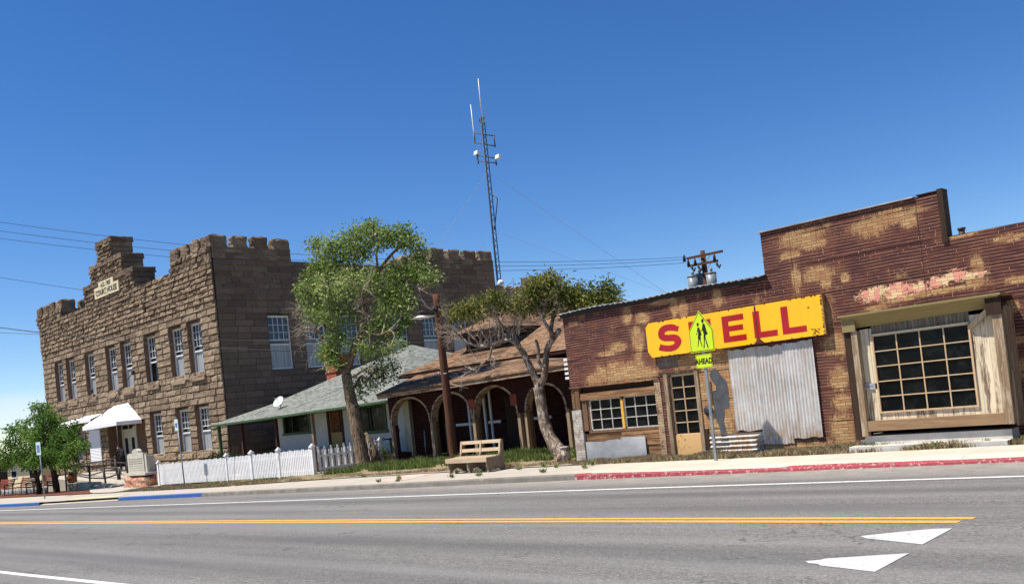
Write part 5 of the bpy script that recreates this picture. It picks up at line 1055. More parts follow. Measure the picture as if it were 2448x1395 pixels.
# cut trunk with pale top leaning behind the tall tree, and a short log stump
st = root('cut_trunk', 'leaning cut-off trunk with pale sawn top behind the tall tree', 'tree stump', (-27, 21.2, -.1))
m = MB(); m.tube([at(903,1112,21.2), at(893,1080,21.2), at(882,1052,21.2), at(873,1037,21.2)], [.2,.17,.13,.1], 10); m.build('trunk', 'bark_brown', st)
p = at(873,1036,21.2); m = MB(); m.tube([p-Vector((0,0,.03)), p+Vector((-.01,0,.02))], [.105,.1], 10); m.build('sawn_top', 'stump_cut', st)
st = root('log_stump', 'short round log stump with sawn top at the corner of the shop', 'tree stump', (-16.2, 18.4, 0)); p0, p1 = at(1352,1100,18.3), at(1350,1070,18.3)
m = MB(); m.tube([p0, p0.lerp(p1,.5), p1], [.16,.13,.13], 12); m.tube([p0+Vector((-.2,.05,-.02)), p0+Vector((-.17,.05,.17))], [.13,.1], 10); m.build('trunk', 'bark_pale', st)
m = MB(); m.tube([p1-Vector((0,0,.005)), p1+Vector((0,0,.03)), p1+Vector((0,0,.05))], [.145,.15,.05], 12); m.build('sawn_top', 'bark_pale', st)
# grass and weeds
def grass(name, region, n, h, mat, label, cat='grass', w_=.012, seed=1, lean=.35, tuft=4):
    rr = random.Random(seed); m = MB()
    for _ in range(n):
        x, y, dens = region(rr)
        if x is None: continue
        z = gz(x)+.13; hh = h*dens
        for _ in range(tuft):
            xx, yy = x+rr.gauss(0,.05), y+rr.gauss(0,.04); H_ = hh*rr.uniform(.5,1.25); a = rr.uniform(0,6.28)
            lx, ly = math.cos(a)*H_*lean*rr.random(), math.sin(a)*H_*lean*rr.random(); b = rr.uniform(0,6.28); dx, dy = math.cos(b)*w_, math.sin(b)*w_
            m.face([(xx-dx,yy-dy,z-.03),(xx+dx,yy+dy,z-.03),(xx+lx*.5+dx*.8,yy+ly*.5+dy*.8,z+H_*.6),(xx+lx*1.3,yy+ly*1.3,z+H_)], min(1,max(0,rr.gauss(.45,.22))))
    return tag(m.build(name, mat, recalc=False), label, cat, kind='stuff')
def clumpy(x, y, s=1.3, t=0): return noise.noise(Vector((x*s, y*s*1.6, t)))
def reg(x0, x1, off0, off1, thr=-1, hf=lambda x: 1, t=0):
    def f(rr):
        x = rr.uniform(x0, x1); y = backY(x)+rr.uniform(off0(x), off1(x)); c = clumpy(x, y, 1.3, t)
        if c < thr: return None, None, 0
        return x, y, hf(x)*(.6+.8*max(0, c+.35))
    return f
grass('weeds', reg(-27.6,-15.3,C(1.0),C(3.8),-.05,lambda x: 1.0), 6000, .27, 'grass_green', 'green weeds and long grass in front of the arcade porch', 'weeds', .014, 3, .5, 5)
grass('dry_grass', reg(-41.5,-15.2,C(.12),C(1.5),-.25,lambda x: .5), 8000, .18, 'grass_dry', 'short dry grass verge along the back of the pavement', 'grass', .012, 4, .5, 4)
grass('verge_grass', reg(-40,-24,C(.7),C(2.0),.12,lambda x: .45), 2500, .2, 'grass_green', 'thin green grass at the foot of the picket fence', 'grass', .012, 5, .5, 4)
grass('verge_weeds', reg(-15.2,-7.6,C(.02),lambda x: min(.9, 17.97-backY(x)),-.5,lambda x: .75), 6500, .15, 'grass_dry', 'dry weeds growing at the foot of the old shop', 'weeds', .009, 6, .6, 4)
grass('verge_weeds', reg(-15.2,-4.0,C(.0),lambda x: min(.8, 17.95-backY(x)),0.1,lambda x: .7), 1500, .16, 'grass_green', 'scattered green weeds in the strip before the shop', 'weeds', .01, 7, .6, 4)
grass('verge_weeds', reg(-7.8,-3.4,C(.0),C(.5),-.15,lambda x: .55), 1500, .17, 'grass_dry', 'dry weeds along the slab under the window bay', 'weeds', .01, 8, .6, 4)
m = MB(); rr = random.Random(12)                  # small weeds in the joints of the pavement
for x_, y_ in ((1093,1131),(1145,1137),(1300,1129),(1302,1116),(950,1150),(905,1152),(1080,1141),(1160,1112),(1398,1119),(870,1140),(1330,1117),(1240,1122),(1415,1112),(955,1144),(1700,1094),(2305,1058),(2360,1062)):
    p = gr(x_, y_, .13)
    for _ in range(40):
        a = rr.uniform(0,6.28); q = p+Vector((rr.gauss(0,.035), rr.gauss(0,.03), 0)); leafcard(m, q, Vector((math.cos(a)*.6, math.sin(a)*.6, 1)), rr.uniform(.05,.16)*(1.6 if x_ in (1302,1415) else 1), .022, rr, rr.random())
tag(m.build('joint_weeds', 'grass_green', recalc=False), 'small weeds sprouting from the pavement joints', 'weeds', kind='stuff')
# bushes behind the fence
m = MB(); rr = random.Random(14)
def bush(label, c, rx, n, mat, parts=True):
    r = root('shrub', label, 'shrub', (c[0], c[1], gz(c[0])+.15)); m = MB(); s_ = MB()
    for _ in range(n):
        v = Vector((rr.gauss(0,1), rr.gauss(0,1), rr.gauss(0,1))).normalized()*rr.random()**.5; p = Vector((c[0]+v.x*rx[0], c[1]+v.y*rx[1], c[2]+v.z*rx[2]))
        for _ in range(4): leafcard(m, p+Vector((rr.gauss(0,.05),rr.gauss(0,.05),rr.gauss(0,.05))), v+Vector((0,0,.5)), rr.uniform(.06,.12), .04, rr, min(1,max(0,rr.gauss(.4,.2))))
    for _ in range(8): s_.tube([(c[0]+rr.uniform(-.1,.1), c[1], gz(c[0])), (c[0]+rr.uniform(-1,1)*rx[0]*.7, c[1]+rr.uniform(-1,1)*rx[1]*.7, c[2]+rx[2]*.5)], [.015,.006], 4)
    s_.build('stems', 'bark_dark', r); m.build('foliage', mat, r, recalc=False)
bush('low dark flowering shrub behind the fence by the court house corner', (-39.6,20.6,.45), (1.6,.5,.38), 420, 'leaf_dark'); bush('thin shrub behind the fence below the cottage window', (-36.2,21,.35), (1.5,.4,.3), 120, 'leaf_dark'); bush('small grey-green shrub at the cottage door behind the fence', (-31.3,21,.35), (.8,.4,.35), 130, 'leaf_dark')
bush('small leafy shrub in the arcade corner', (-28.7,21.6,.15), (.6,.3,.3), 200, 'grass_green')
# ---------------------------------------------------------------- street things
# bench on the pavement
bx, by = -18.5, 17.3
BEN = root('park_bench', 'weathered bare wooden bench with solid side panels on the pavement', 'bench', (bx, by, gz(bx)+.13), rz=math.radians(2))
L = 1.58
def bm_(name, mat, f, **k): m = MB(); f(m); return m.build(name, mat, BEN, local=True, **k)
side = [(-.36,0),(-.27,0),(-.26,.03),(-.05,.12),(.12,.06),(.2,0),(.36,0),(.34,.3),(.37,.86),(.28,.87),(.22,.62),(.12,.47),(-.34,.43),(-.40,.41),(-.41,.33),(-.33,.26),(-.31,.12)]
side = [(-.36,0),(-.27,0),(-.2,.1),(-.02,.14),(.14,.08),(.2,0),(.34,0),(.33,.3),(.36,.86),(.27,.87),(.22,.6),(.12,.44),(-.30,.36),(-.37,.34),(-.40,.30),(-.36,.2),(-.33,.1)]
for x in (-L/2, 0, L/2-.05): bm_('side_panel', 'bench_wood_shaded', lambda m: m.prism([(x, a, b) for a, b in side], (.05,0,0)))
for k, (a, b, c, d) in enumerate(((-.40,-.22,.40,.37),(-.2,-.04,.40,.405),(-.02,.13,.415,.43))):
    bm_('seat_slat', 'bench_wood', lambda m: m.box(-L/2-.02, L/2+.02, a, b, c, c+.03, .6+.1*k))
bm_('seat_front', 'bench_wood', lambda m: m.box(-L/2-.03, L/2+.03, -.43, -.40, .30, .42, .8))
for z, dy in ((.55,0.01),(.77,.05)): bm_('back_slat', 'bench_wood', lambda m: m.prism([(-L/2-.02,.18+dy,z),(L/2+.02,.18+dy,z),(L/2+.02,.2+dy,z+.095),(-L/2-.02,.2+dy,z+.095)], (0,.03,0), .95))
for x in (-L/2+.02, 0.02, L/2-.02): bm_('back_stay', 'bench_wood', lambda m: m.prism([(x-.03,.15,.42),(x+.03,.15,.42),(x+.03,.235,.86),(x-.03,.235,.86)], (0,.03,0), .8))
# red benches by the court house
def red_bench(): 
    r = root('red_bench', 'x', 'bench', (0,0,0)); W_ = 2.7
    for k in range(5): m = MB(); m.prism([(-W_/2,.22+.03*k,.5+.1*k),(W_/2,.22+.03*k,.5+.1*k),(W_/2,.235+.03*k,.575+.1*k),(-W_/2,.235+.03*k,.575+.1*k)], (0,.03,0), .6+.1*k); m.build('back_slat', 'bench_red', r, True)
    for k in range(4): m = MB(); m.box(-W_/2, W_/2, -.25+.12*k, -.16+.12*k, .43, .46, .7); m.build('seat_slat', 'bench_red', r, True)
    for x in (-W_/2+.12, W_/2-.12):
        m = MB(); m.bar((x,-.25,0),(x,-.22,.65),.05,.05); m.bar((x,.2,0),(x,.24,.45),.05,.05); m.bar((x,.22,.45),(x,.42,1.0),.05,.05); m.bar((x,-.25,.42),(x,.25,.42),.05,.05); m.bar((x,-.28,.65),(x,.3,.67),.06,.04); m.build('end_frame', 'iron', r, True)
    return r
rb = red_bench(); spots = [(at(7,1185,17.5), 'red slatted bench with iron ends, leftmost of three at the edge of the photo'), (at(58,1182,17.6), 'red slatted bench with iron ends, between the leftmost bench and the forked tree'), (at(108,1178,17.9), 'red slatted bench partly hidden behind the two small tree trunks')]
for i, (p, lb) in enumerate(spots):
    o = rb if i == 0 else copy_tree(rb); o.location = (p.x, p.y, gz(p.x)+.16); o['label'] = lb; o['group'] = 'red slatted benches beside the court house'
# wooden lamp pole
pb, pt = at(1086,1100,20.2), at(1042,703,20.2)
lp = root('lamp_pole', 'stout brown wooden pole carrying a gooseneck lamp beside the bench', 'lamp post', (pb.x, 20.2, -.1))
m = MB(); n = 16; m.tube([Vector((pb.x+(pt.x-pb.x)*i/n, 20.2, pb.z-.2+(pt.z-pb.z+.2)*i/n)) for i in range(n+1)], [.155-.035*i/n+.012*noise.noise(Vector((i*1.3,0,0))) for i in range(n+1)], 12); m.build('pole', 'pole_wood', lp)
m = MB(); z = at(1065,893,20.2).z; m.tube([(pb.x-.2,20.1,z),(pb.x+.18,20.1,z+.01)], .02, 6); m.tube([(pb.x-.18,20.05,z+.1),(pb.x-.16,20.05,z-.04)], .025, 6); m.build('bracket', 'galv_flat', lp)
def A(x, y): return at(x, y, 20.05)
m = MB(); cp = [(1040,738),(1032,739),(1024,736),(1018,728),(1012,720),(1006,718),(1003,723),(1003,735),(1004,748)]; m.tube([A(*p) for p in cp], .03, 8); c_ = A(1041,738); m.tube([c_+Vector((-.06,0,0)), c_+Vector((.02,0,0))], [.1,.1], 10); m.build('gooseneck_arm', 'iron', lp)
t_ = A(1004,746); m = MB(); m.tube([t_+Vector((0,0,.03)), t_-Vector((0,0,.03)), t_-Vector((0,0,.06)), t_-Vector((0,0,.12))], [.05,.07,.05,.09], 12); m.build('lamp_neck', 'iron', lp)
b_ = t_-Vector((0,0,.12)); m = MB(); 
for (r0_, z0_), (r1_, z1_) in (((.09,0),(.2,-.05)),((.2,-.05),(.36,-.085))):
    for k in range(24):
        a, c2 = 2*math.pi*k/24, 2*math.pi*(k+1)/24; m.face([b_+Vector((math.cos(a)*r0_,math.sin(a)*r0_,z0_)), b_+Vector((math.cos(c2)*r0_,math.sin(c2)*r0_,z0_)), b_+Vector((math.cos(c2)*r1_,math.sin(c2)*r1_,z1_)), b_+Vector((math.cos(a)*r1_,math.sin(a)*r1_,z1_))])
m.build('lamp_shade', 'white_gloss', lp); m = MB(); boulder(m, b_-Vector((0,0,.08)), (.06,.06,.07), 1, 2, None, 0); m.build('bulb', 'white_gloss', lp)
# accessible parking signs
def park_sign(label, foot, head, sgn, w_=.3, h=.46):
    p0 = foot; z0 = p0.z-.1; q = at(head[0], head[1], p0.y); r = root('parking_sign', label, 'road sign', (p0.x, p0.y, p0.z), 'blue and white accessible parking signs')
    m = MB(); m.tube([(p0.x,p0.y,z0),(q.x,p0.y,q.z+.05)], .03, 8); m.build('post', 'galv_post', r)
    m = MB(); m.box(q.x-w_/2,q.x+w_/2,p0.y-.05,p0.y-.035,q.z-h/2,q.z+h/2); pl = m.build('plate', 'sign_mint', r)
    yb = p0.y-.052; m = MB(); s_ = w_*.3; m.box(q.x-s_,q.x+s_,yb,yb+.001,q.z-s_*1.1,q.z+s_*.9); m.build('blue_panel', 'sign_blue', pl)
    m = MB(); yb -= .003; u = s_; cx_, cz_ = q.x, q.z-.02       # wheelchair symbol
    m.tube([(cx_+.0,yb,cz_+.62*u),(cx_+.0,yb-.001,cz_+.62*u)], [.14*u,.14*u], 8); m.bar((cx_,yb,cz_+.45*u),(cx_+.03*u,yb,cz_-.1*u),.12*u,.001); m.bar((cx_,yb,cz_-.08*u),(cx_+.4*u,yb,cz_-.08*u),.1*u,.001); m.bar((cx_+.4*u,yb,cz_-.08*u),(cx_+.52*u,yb,cz_-.6*u),.1*u,.001); m.bar((cx_,yb,cz_+.2*u),(cx_+.35*u,yb,cz_+.2*u),.08*u,.001)
    prev = None
    for k in range(11):
        a = math.radians(110+k*22); c = Vector((cx_-.02*u+.42*u*math.cos(a), yb, cz_-.3*u+.42*u*math.sin(a)))
        if prev: m.bar(prev, c, .08*u, .001)
        prev = c
    m.build('wheelchair_symbol', 'frame_white', pl)
park_sign('accessible parking sign on a tall grey post before the picket fence', gr(442,1160,.15), (424,1015), 1, .32, .5)
park_sign('accessible parking sign on a thin post beside the forked small tree', gr(107,1190,.15), (94,1071), 1, .62, .62)
# monument
mo = root('stone_monument', 'pale inscribed stone tablet on a base of reddish boulders before the court house steps', 'monument', (-46.2, 18.3, -.5))
def MX(x, y, Y): return at(x, y, Y)
a, b = MX(290,1166,18.1), MX(343,1163,18.1); g0z = gz(-46)+.14
m = MB(); roughbox(m, a.x, b.x+.1, 18.1, 19.6, g0z-.2, g0z+.62, .1, .1, .15, 4, .5); m.build('boulder_base', 'boulder_red', mo)
m = MB(); c = MX(300,1142,18.2); d = MX(345,1137,18.2); zb = g0z+.62; m.box(c.x, d.x+.12, 18.2, 19.0, zb, zb+.12); m.build('plinth', 'stone_monument', mo)
e, f = MX(309,1130,18.4), MX(346,1130,18.4); zt = MX(330,1080,18.4).z; x0, x1 = e.x, f.x; xc = (x0+x1)/2; w2 = (x1-x0)/2
pts = [(x0,18.4,zb+.12),(x1,18.4,zb+.12),(x1-.02,18.4,zt-.05),(xc+w2*.45,18.4,zt-.05)]+[(xc+w2*.42*math.cos(t),18.4,zt-.03+.2*math.sin(t)) for t in (math.pi*k/8 for k in range(9))]+[(xc-w2*.45,18.4,zt-.05),(x0,18.4,zt-.05)]
m = MB(); m.prism(pts, (0,.2,0)); tb2 = m.build('tablet', 'stone_monument', mo)
m = MB(); m.box(x0-.2,x0-.002,18.45,18.6,zb+.12,zb+1.0); m.build('wing_stone', 'stone_monument', mo); m = MB(); m.box(x1+.002,x1+.2,18.45,18.6,zb+.12,zb+1.0); m.build('wing_stone', 'stone_monument', mo); m = MB(); m.box(x0+.1,x1+.1,18.62,18.9,zb+.12,zt-.2); m.build('back_stone', 'stone_monument', mo)
m = MB(); rr = random.Random(3)
for k in range(11):
    z = zt-.35-.11*k; x = x0+.1
    while x < x1-.12: l = rr.uniform(.04,.12); m.box(x, min(x+l,x1-.08), 18.394, 18.4, z, z+.022 if k > 2 else z+.04); x += l+.035
m.build('inscription', 'engraving', tb2)
m = MB(); x = x1+.1; m.box(x+.15, x+2.0, 18.7, 19.0, g0z, g0z+.62); m.build('low_block', 'boulder_red', mo)
# notice stand behind the monument
ns = root('notice_stand', 'dark low lectern-like stand between the monument and the fence', 'stand', (-44.0, 19.6, gz(-44)+.15)); a, b = at(357,1108,19.6), at(378,1120,19.6)
m = MB(); m.box(a.x,b.x,19.6,19.75,b.z,a.z); m.build('board', 'iron_brown', ns); m = MB(); m.box(a.x+.1,a.x+.2,19.66,19.72,gz(-44)+.1,b.z); m.box(b.x-.2,b.x-.1,19.66,19.72,gz(-44)+.1,b.z); m.build('leg', 'iron_brown', ns)
# ramp, railings, edging blocks, pot
rp_ = root('access_ramp', 'concrete ramp rising to the court house entrance behind black railings', 'ramp', (-55, 20.5, -.7))
m = MB(); y0, y1 = 19.6, 23.3; m.raw([(-60.5,y0,-.75),(-50.5,y0,-.6),(-50.5,y1,-.6),(-60.5,y1,-.75),(-60.5,y0,.12),(-50.5,y0,-.55),(-50.5,y1,-.55),(-60.5,y1,.12)], [(0,3,2,1),(4,5,6,7),(0,1,5,4),(1,2,6,5),(2,3,7,6),(3,0,4,7)]); m.build('slab', 'concrete', rp_)
def railing(label, Y, tops, bots, mids=2):
    r = root('railing', label, 'railing', tuple(at(*bots[0], Y)))
    T_ = [at(*p, Y) for p in tops]; B_ = [at(*p, Y) for p in bots]; m = MB(); m.tube(T_, .045, 6)
    for k in range(1, mids): m.tube([t.lerp(b, k/mids) for t, b in zip(T_, B_)], .04, 6)
    m.build('rail', 'iron_brown', r)
    for t, b in zip(T_, B_): m = MB(); m.tube([t, b-Vector((0,0,.05))], .055, 6); m.build('post', 'iron_brown', r)
railing('front black pipe railing of the ramp, sloping up to the left', 19.5, [(155,1113),(180,1110),(213,1113),(248,1117),(284,1119)], [(160,1178),(183,1160),(216,1170),(254,1168),(287,1143)])
railing('rear black pipe railing of the ramp, rising towards the entrance', 21.2, [(172,1111),(213,1106),(245,1101),(275,1096)], [(178,1150),(218,1165),(250,1150),(283,1145)])
railing('short black railing turned towards the door beside the monument', 22.3, [(245,1103),(275,1105),(303,1106)], [(250,1146),(281,1143),(306,1140)])
for i, (x0, x1, yt, yb_, mt, lb) in enumerate(((161,182,1154,1176,'stone_slab','pale square-cut stone block under the flower pot'),(186,214,1153,1172,'stone_slab','long mossy stone block right of the pot'),(216,236,1158,1170,'stone_grey','dark low edging stone in the middle of the row'),(238,250,1157,1170,'stone_slab','small pale edging stone near the end of the row'),(256,272,1158,1167,'stone_grey','low dark edging stone nearest the monument'))):
    Y = 18.8; a, b = at(x0,yb_,Y), at(x1,yt,Y); m = MB(); roughbox(m, a.x, b.x, Y, Y+.7, a.z-.1, b.z, .03, .15, .05, i, .5); o = m.build('edging_block', mt)
    tag(o, lb, 'stone block', 'edging stones along the ramp bed')
pt_ = root('flower_pot', 'round terracotta flower pot with a small plant on the stone block', 'flower pot', tuple(at(173,1154,19.1)))
p = at(173,1153,19.1); m = MB(); m.tube([p+Vector((0,0,.0)), p+Vector((0,0,.15)), p+Vector((0,0,.35)), p+Vector((0,0,.45)), p+Vector((0,0,.47))], [.14,.27,.28,.2,.22], 16); m.build('pot', 'terracotta', pt_)
m = MB(); rr = random.Random(5)
for _ in range(120): a = rr.uniform(0,6.28); leafcard(m, p+Vector((rr.gauss(0,.06),rr.gauss(0,.06),.45)), Vector((math.cos(a)*.7,math.sin(a)*.7,1)), rr.uniform(.12,.3), .05, rr, rr.random())
m.build('foliage', 'leaf_dark', pt_)
# person bending at the doorway
pr_c = at(293,1094,23.0); gx, gy = pr_c.x, 23.0; fz = .02
pme = bpy.data.meshes.new('person'); J = {'pel':(0,0,.95,.15,.13),'spi':(-.12,0,1.15,.15,.12),'che':(-.28,0,1.32,.18,.13),'nec':(-.4,0,1.42,.06,.06),'hea':(-.5,-.01,1.5,.1,.1),'top':(-.58,-.01,1.58,.06,.06),
 'hl':(0.02,-.1,.9,.1,.1),'kl':(-.03,-.11,.5,.065,.065),'al':(.04,-.11,.09,.042,.042),'tl':(-.12,-.12,.04,.035,.035),'hr':(0.02,.1,.9,.1,.1),'kr':(0.0,.12,.5,.065,.065),'ar':(.09,.12,.09,.042,.042),'tr':(-.07,.13,.04,.035,.035),
 'sl':(-.27,-.19,1.33,.06,.06),'el':(-.38,-.24,1.08,.045,.045),'wl':(-.6,-.2,.98,.03,.03),'fl':(-.68,-.19,.97,.03,.018),'sr':(-.27,.19,1.33,.06,.06),'er':(-.36,.25,1.07,.045,.045),'wr':(-.56,.2,.97,.03,.03),'fr':(-.64,.19,.96,.03,.018)}
E_ = [('pel','spi'),('spi','che'),('che','nec'),('nec','hea'),('hea','top'),('pel','hl'),('hl','kl'),('kl','al'),('al','tl'),('pel','hr'),('hr','kr'),('kr','ar'),('ar','tr'),('che','sl'),('sl','el'),('el','wl'),('wl','fl'),('che','sr'),('sr','er'),('er','wr'),('wr','fr')]
ks = list(J); vs = [(gx+J[k][0], gy+J[k][1], fz+J[k][2]) for k in ks]; ed = [(ks.index(a), ks.index(b)) for a, b in E_]
for w0 in ('wl','wr'):            # five fingers per hand
    b0 = ks.index(w0.replace('w','f')); base_ = Vector(vs[b0])
    for q in range(5):
        vs.append(tuple(base_+Vector((-.045 if q else -.0, (q-2.5)*.018, -.01-.02*(q==0))))); ed.append((b0, len(vs)-1)); vs.append(tuple(base_+Vector((-.085+.01*abs(q-2), (q-2.5)*.02, -.05)))); ed.append((len(vs)-2, len(vs)-1))
pme.from_pydata(vs, ed, []); po_ = bpy.data.objects.new('person', pme); col.objects.link(po_)
sk = po_.modifiers.new('s', 'SKIN'); sv = pme.skin_vertices[0].data if len(pme.skin_vertices) else pme.attributes and None
if not pme.skin_vertices: 
    bm = bmesh.new(); bm.from_mesh(pme); bm.verts.layers.skin.verify(); bm.to_mesh(pme); bm.free()
for i in range(len(vs)):
    s_ = pme.skin_vertices[0].data[i]
    s_.radius = (J[ks[i]][3], J[ks[i]][4]) if i < len(ks) else (.009,.009); s_.use_root = (i == 0)
ss = po_.modifiers.new('u', 'SUBSURF'); ss.levels = 2; ss.render_levels = 2
dg = bpy.context.evaluated_depsgraph_get(); body = bpy.data.meshes.new_from_object(po_.evaluated_get(dg)); bpy.data.objects.remove(po_)
for n_ in ('cloth_black','skin'): body.materials.append(M[n_])
hc = Vector((gx-.5, gy, fz+1.5))
for p in body.polygons:
    c = Vector(p.center); p.use_smooth = True
    if (c-hc).length < .14 or c.x < gx-.6: p.material_index = 1
PO = bpy.data.objects.new('person', body); col.objects.link(PO); tag(PO, 'person in black clothes bending over the railing in the shaded doorway', 'person')
m = MB(); boulder(m, (gx-.5, gy+.0, fz+1.56), (.1,.095,.09), 2, 2, None, .05); h_ = m.build('hair', 'hair', PO)
m = MB(); m.tube([(gx-.6,gy-.0,fz+1.47),(gx-.625,gy-.0,fz+1.45)], [.018,.014], 6)
for s1 in (-1,1): m.tube([(gx-.585,gy+s1*.035,fz+1.5),(gx-.6,gy+s1*.035,fz+1.5)], [.012,.01], 6)
m.build('face_features', 'hair', PO)
# buildings at far left
hs = root('yellow_house', 'pale yellow low building with a brown roof far left behind the trees', 'building', (-95, 27, -1.2))
Y = 27; a, b = at(22,1175,Y), at(99,1115,Y); c = Vector((a.x, Y, 0)); X1 = b.x
m = MB(); zt = at(60,1098,Y).z; m.box(a.x, X1, Y, Y+12, -1.6, zt); m.build('wall', 'stucco_yellow', hs)
m = MB(); e = at(140,1110,Y+2); m.box(X1+.01, X1+3.5, Y+2.5, Y+10, -1.6, zt-.2); m.build('annexe', 'stucco', hs)
m = MB(); q = [(a.x-2,Y-.6,zt),(X1+.8,Y-.6,zt),(X1+.8,Y+12,zt),(a.x-2,Y+12,zt)]; rd = [(a.x+3,Y+6,zt+2.2),(X1-4,Y+6,zt+2.2)]
m.face([q[0],q[1],rd[1],rd[0]]); m.face([q[1],q[2],rd[1]]); m.face([q[2],q[3],rd[0],rd[1]]); m.face([q[3],q[0],rd[0]]); m.build('roof', 'shingle_brown', hs)
for x0, x1, y0, y1 in ((73,82,1122,1142),(30,40,1125,1140)):
    p, q2 = at(x0,y1,Y), at(x1,y0,Y); m = MB(); m.box(p.x-.1,q2.x+.1,Y-.05,Y,p.z-.1,q2.z+.1); w_ = m.build('window', 'frame_white', hs); m = MB(); m.box(p.x,q2.x,Y-.06,Y-.05,p.z,q2.z); m.build('glass', 'glass', w_)
p, q2 = at(112,1138,Y+2.5), at(128,1118,Y+2.5); m = MB(); m.box(p.x,q2.x,Y+2.4,Y+2.5,p.z,q2.z); m.build('window', 'glass', hs)
sd = root('brown_shed', 'dark brick outbuilding with weathered brown gabled roof at the left edge', 'building', (-80, 21, -1.2)); Y = 21.5
a = at(24,1165,Y+7); m = MB(); zt = at(20,1112,Y+7).z; m.box(a.x-9, a.x, Y, Y+7, -1.5, zt); m.build('wall', 'stucco_brown', sd)
m = MB(); m.face([(a.x-10,Y-.5,zt-.1),(a.x+.4,Y-.5,zt-.1),(a.x+.4,Y+3.5,zt+2.1),(a.x-10,Y+3.5,zt+2.1)]); m.face([(a.x-10,Y+7.5,zt-.1),(a.x+.4,Y+7.5,zt-.1),(a.x+.4,Y+3.5,zt+2.1),(a.x-10,Y+3.5,zt+2.1)]); m.face([(a.x,Y,zt),(a.x,Y+7,zt),(a.x,Y+3.5,zt+2)]); m.build('roof', 'shingle_brown', sd)
lw = MB(); rr = random.Random(6)
for k in range(34): x = -75+.75*k; 
lwr = root('stone_kerb_wall', 'low wall of rough pale stones behind the red benches', 'wall', (-62, 18.6, -.9)); m = MB()
for k in range(26): x = -77+.72*k; roughbox(m, x, x+.7, 18.5, 18.9, gz(x), gz(x)+.42+.05*rr.random(), .03, .15, .06, k, rr.random())
m.build('stones', 'stone_grey', lwr)
# antenna mast behind the court house
Y = 58; 
def Q(x, y, dy=0): return at(x, y, Y+dy)
base, topm = Q(1194,690), Q(1152,278); bx_, mh = base.x, topm.z
mast = root('radio_mast', 'slender lattice radio mast with side antennas behind the court house', 'radio mast', (base.x, Y, 0))
ax = lambda z: Vector((base.x+(topm.x-base.x)*(z-base.z)/(topm.z-base.z), Y, z)); s_ = .24; m = MB()
tri3 = [(0,-s_), (s_*.87,s_*.5), (-s_*.87,s_*.5)]
for dx, dy in tri3: m.tube([ax(0)+Vector((dx,dy,0)), ax(mh)+Vector((dx*.8,dy*.8,0))], .045, 5)
z = 8.0; k = 0
while z < mh-.6:
    for i in range(3):
        a, b = tri3[i], tri3[(i+1)%3]; A_, B_ = (a, b) if k % 2 else (b, a); m.tube([ax(z)+Vector((A_[0],A_[1],0)), ax(z+.6)+Vector((B_[0],B_[1],0))], .02, 4)
    z += .6; k += 1
m.build('lattice', 'antenna_blue', mast)
m = MB(); m.tube([ax(8)+Vector((.12,-.3,0)), ax(mh-12)+Vector((.12,-.3,0)), ax(mh-6)+Vector((.2,-.3,0)), ax(mh-1)+Vector((.15,-.3,0)), Q(1156,279), Q(1149,279), Q(1146,288), Q(1150,296)], .05, 6); m.tube([Q(1182,550),Q(1188,490),Q(1189,475),Q(1181,466),Q(1176,470)], .05, 6); m.build('feed_cable', 'antenna_blue', mast)
m = MB(); m.tube([Q(1152,280), Q(1143,188)], [.05,.03], 6); m.tube([Q(1135,345), Q(1132,310), Q(1125,250)], [.06,.05,.03], 6); m.build('whip_antenna', 'white_gloss', mast)
m = MB()
for p, q in (((1132,317),(1182,325)),((1134,340),(1183,349)),((1133,314),(1136,344)),((1180,322),(1184,352)),((1140,371),(1186,378)),((1142,384),(1188,390)),((1140,366),(1144,392)),((1184,374),(1187,396))): m.tube([Q(*p), Q(*q)], .06, 6)
m.build('side_frame', 'antenna_blue', mast)
for x, y in ((1136,365),(1187,374)): m = MB(); p = Q(x, y, -.2); m.prism([p+Vector((-.24,0,-.17)), p+Vector((.22,0,-.15)), p+Vector((.22,.1,.2)), p+Vector((-.24,.1,.17))], (0,.3,0)); m.build('panel_antenna', 'white_gloss', mast)
m = MB(); boulder(m, Q(1197,677,-.3), (.33,.3,.33), 1, 3, None, 0); m.build('drum_antenna', 'white_gloss', mast)
m = MB()
for p, q, dy in (((1163,414),(1040,600),-12),((1170,414),(1600,705),6),((1186,553),(1100,640),-10),((1190,555),(1590,700),4)):
    a, b = Q(*p), Q(*q, dy); m.tube([a, b], .012, 4)
m.build('guy_wire', 'galv_post', mast)
m = MB(); p, q = at(1227,672,54), at(1226,688,54); m.tube([at(1226,664,54), Vector((at(1226,664,54).x,54,9))], .03, 5); m.tube([q+Vector((-1,0,.2)), q+Vector((0,0,.5))], .02, 4); tag(m.build('roof_aerial', 'antenna_blue'), 'thin rod aerial on the rear wing of the court house', 'aerial')
# transformer pole behind the shop
Y = 42; up = root('utility_pole', 'wooden utility pole with two crossarms rising behind the shop roof', 'utility pole', (at(1690,700,Y).x, Y, 0))
b_, t_ = at(1692,700,Y), at(1679,599,Y); ex = t_+(b_-t_)*3.2; m = MB(); m.tube([Vector((ex.x,Y,0)), b_, t_], [.2,.17,.13], 10); m.build('pole', 'pole_wood', up)
for (p, q) in (((1642,618),(1727,600)),((1645,636),(1716,623))): m = MB(); a, b = at(*p,Y-.25), at(*q,Y-.25); m.bar(a, b, .12, .12, upv=(0,0,1)); m.build('crossarm', 'pole_wood', up)
m = MB(); m.tube([at(1667,614,Y-.3), at(1681,626,Y-.3)], .025, 4); m.tube([at(1700,608,Y-.3), at(1687,626,Y-.3)], .025, 4); m.tube([at(1700,629,Y-.3), at(1692,640,Y-.3)], .025, 4); m.build('brace', 'galv_post', up)
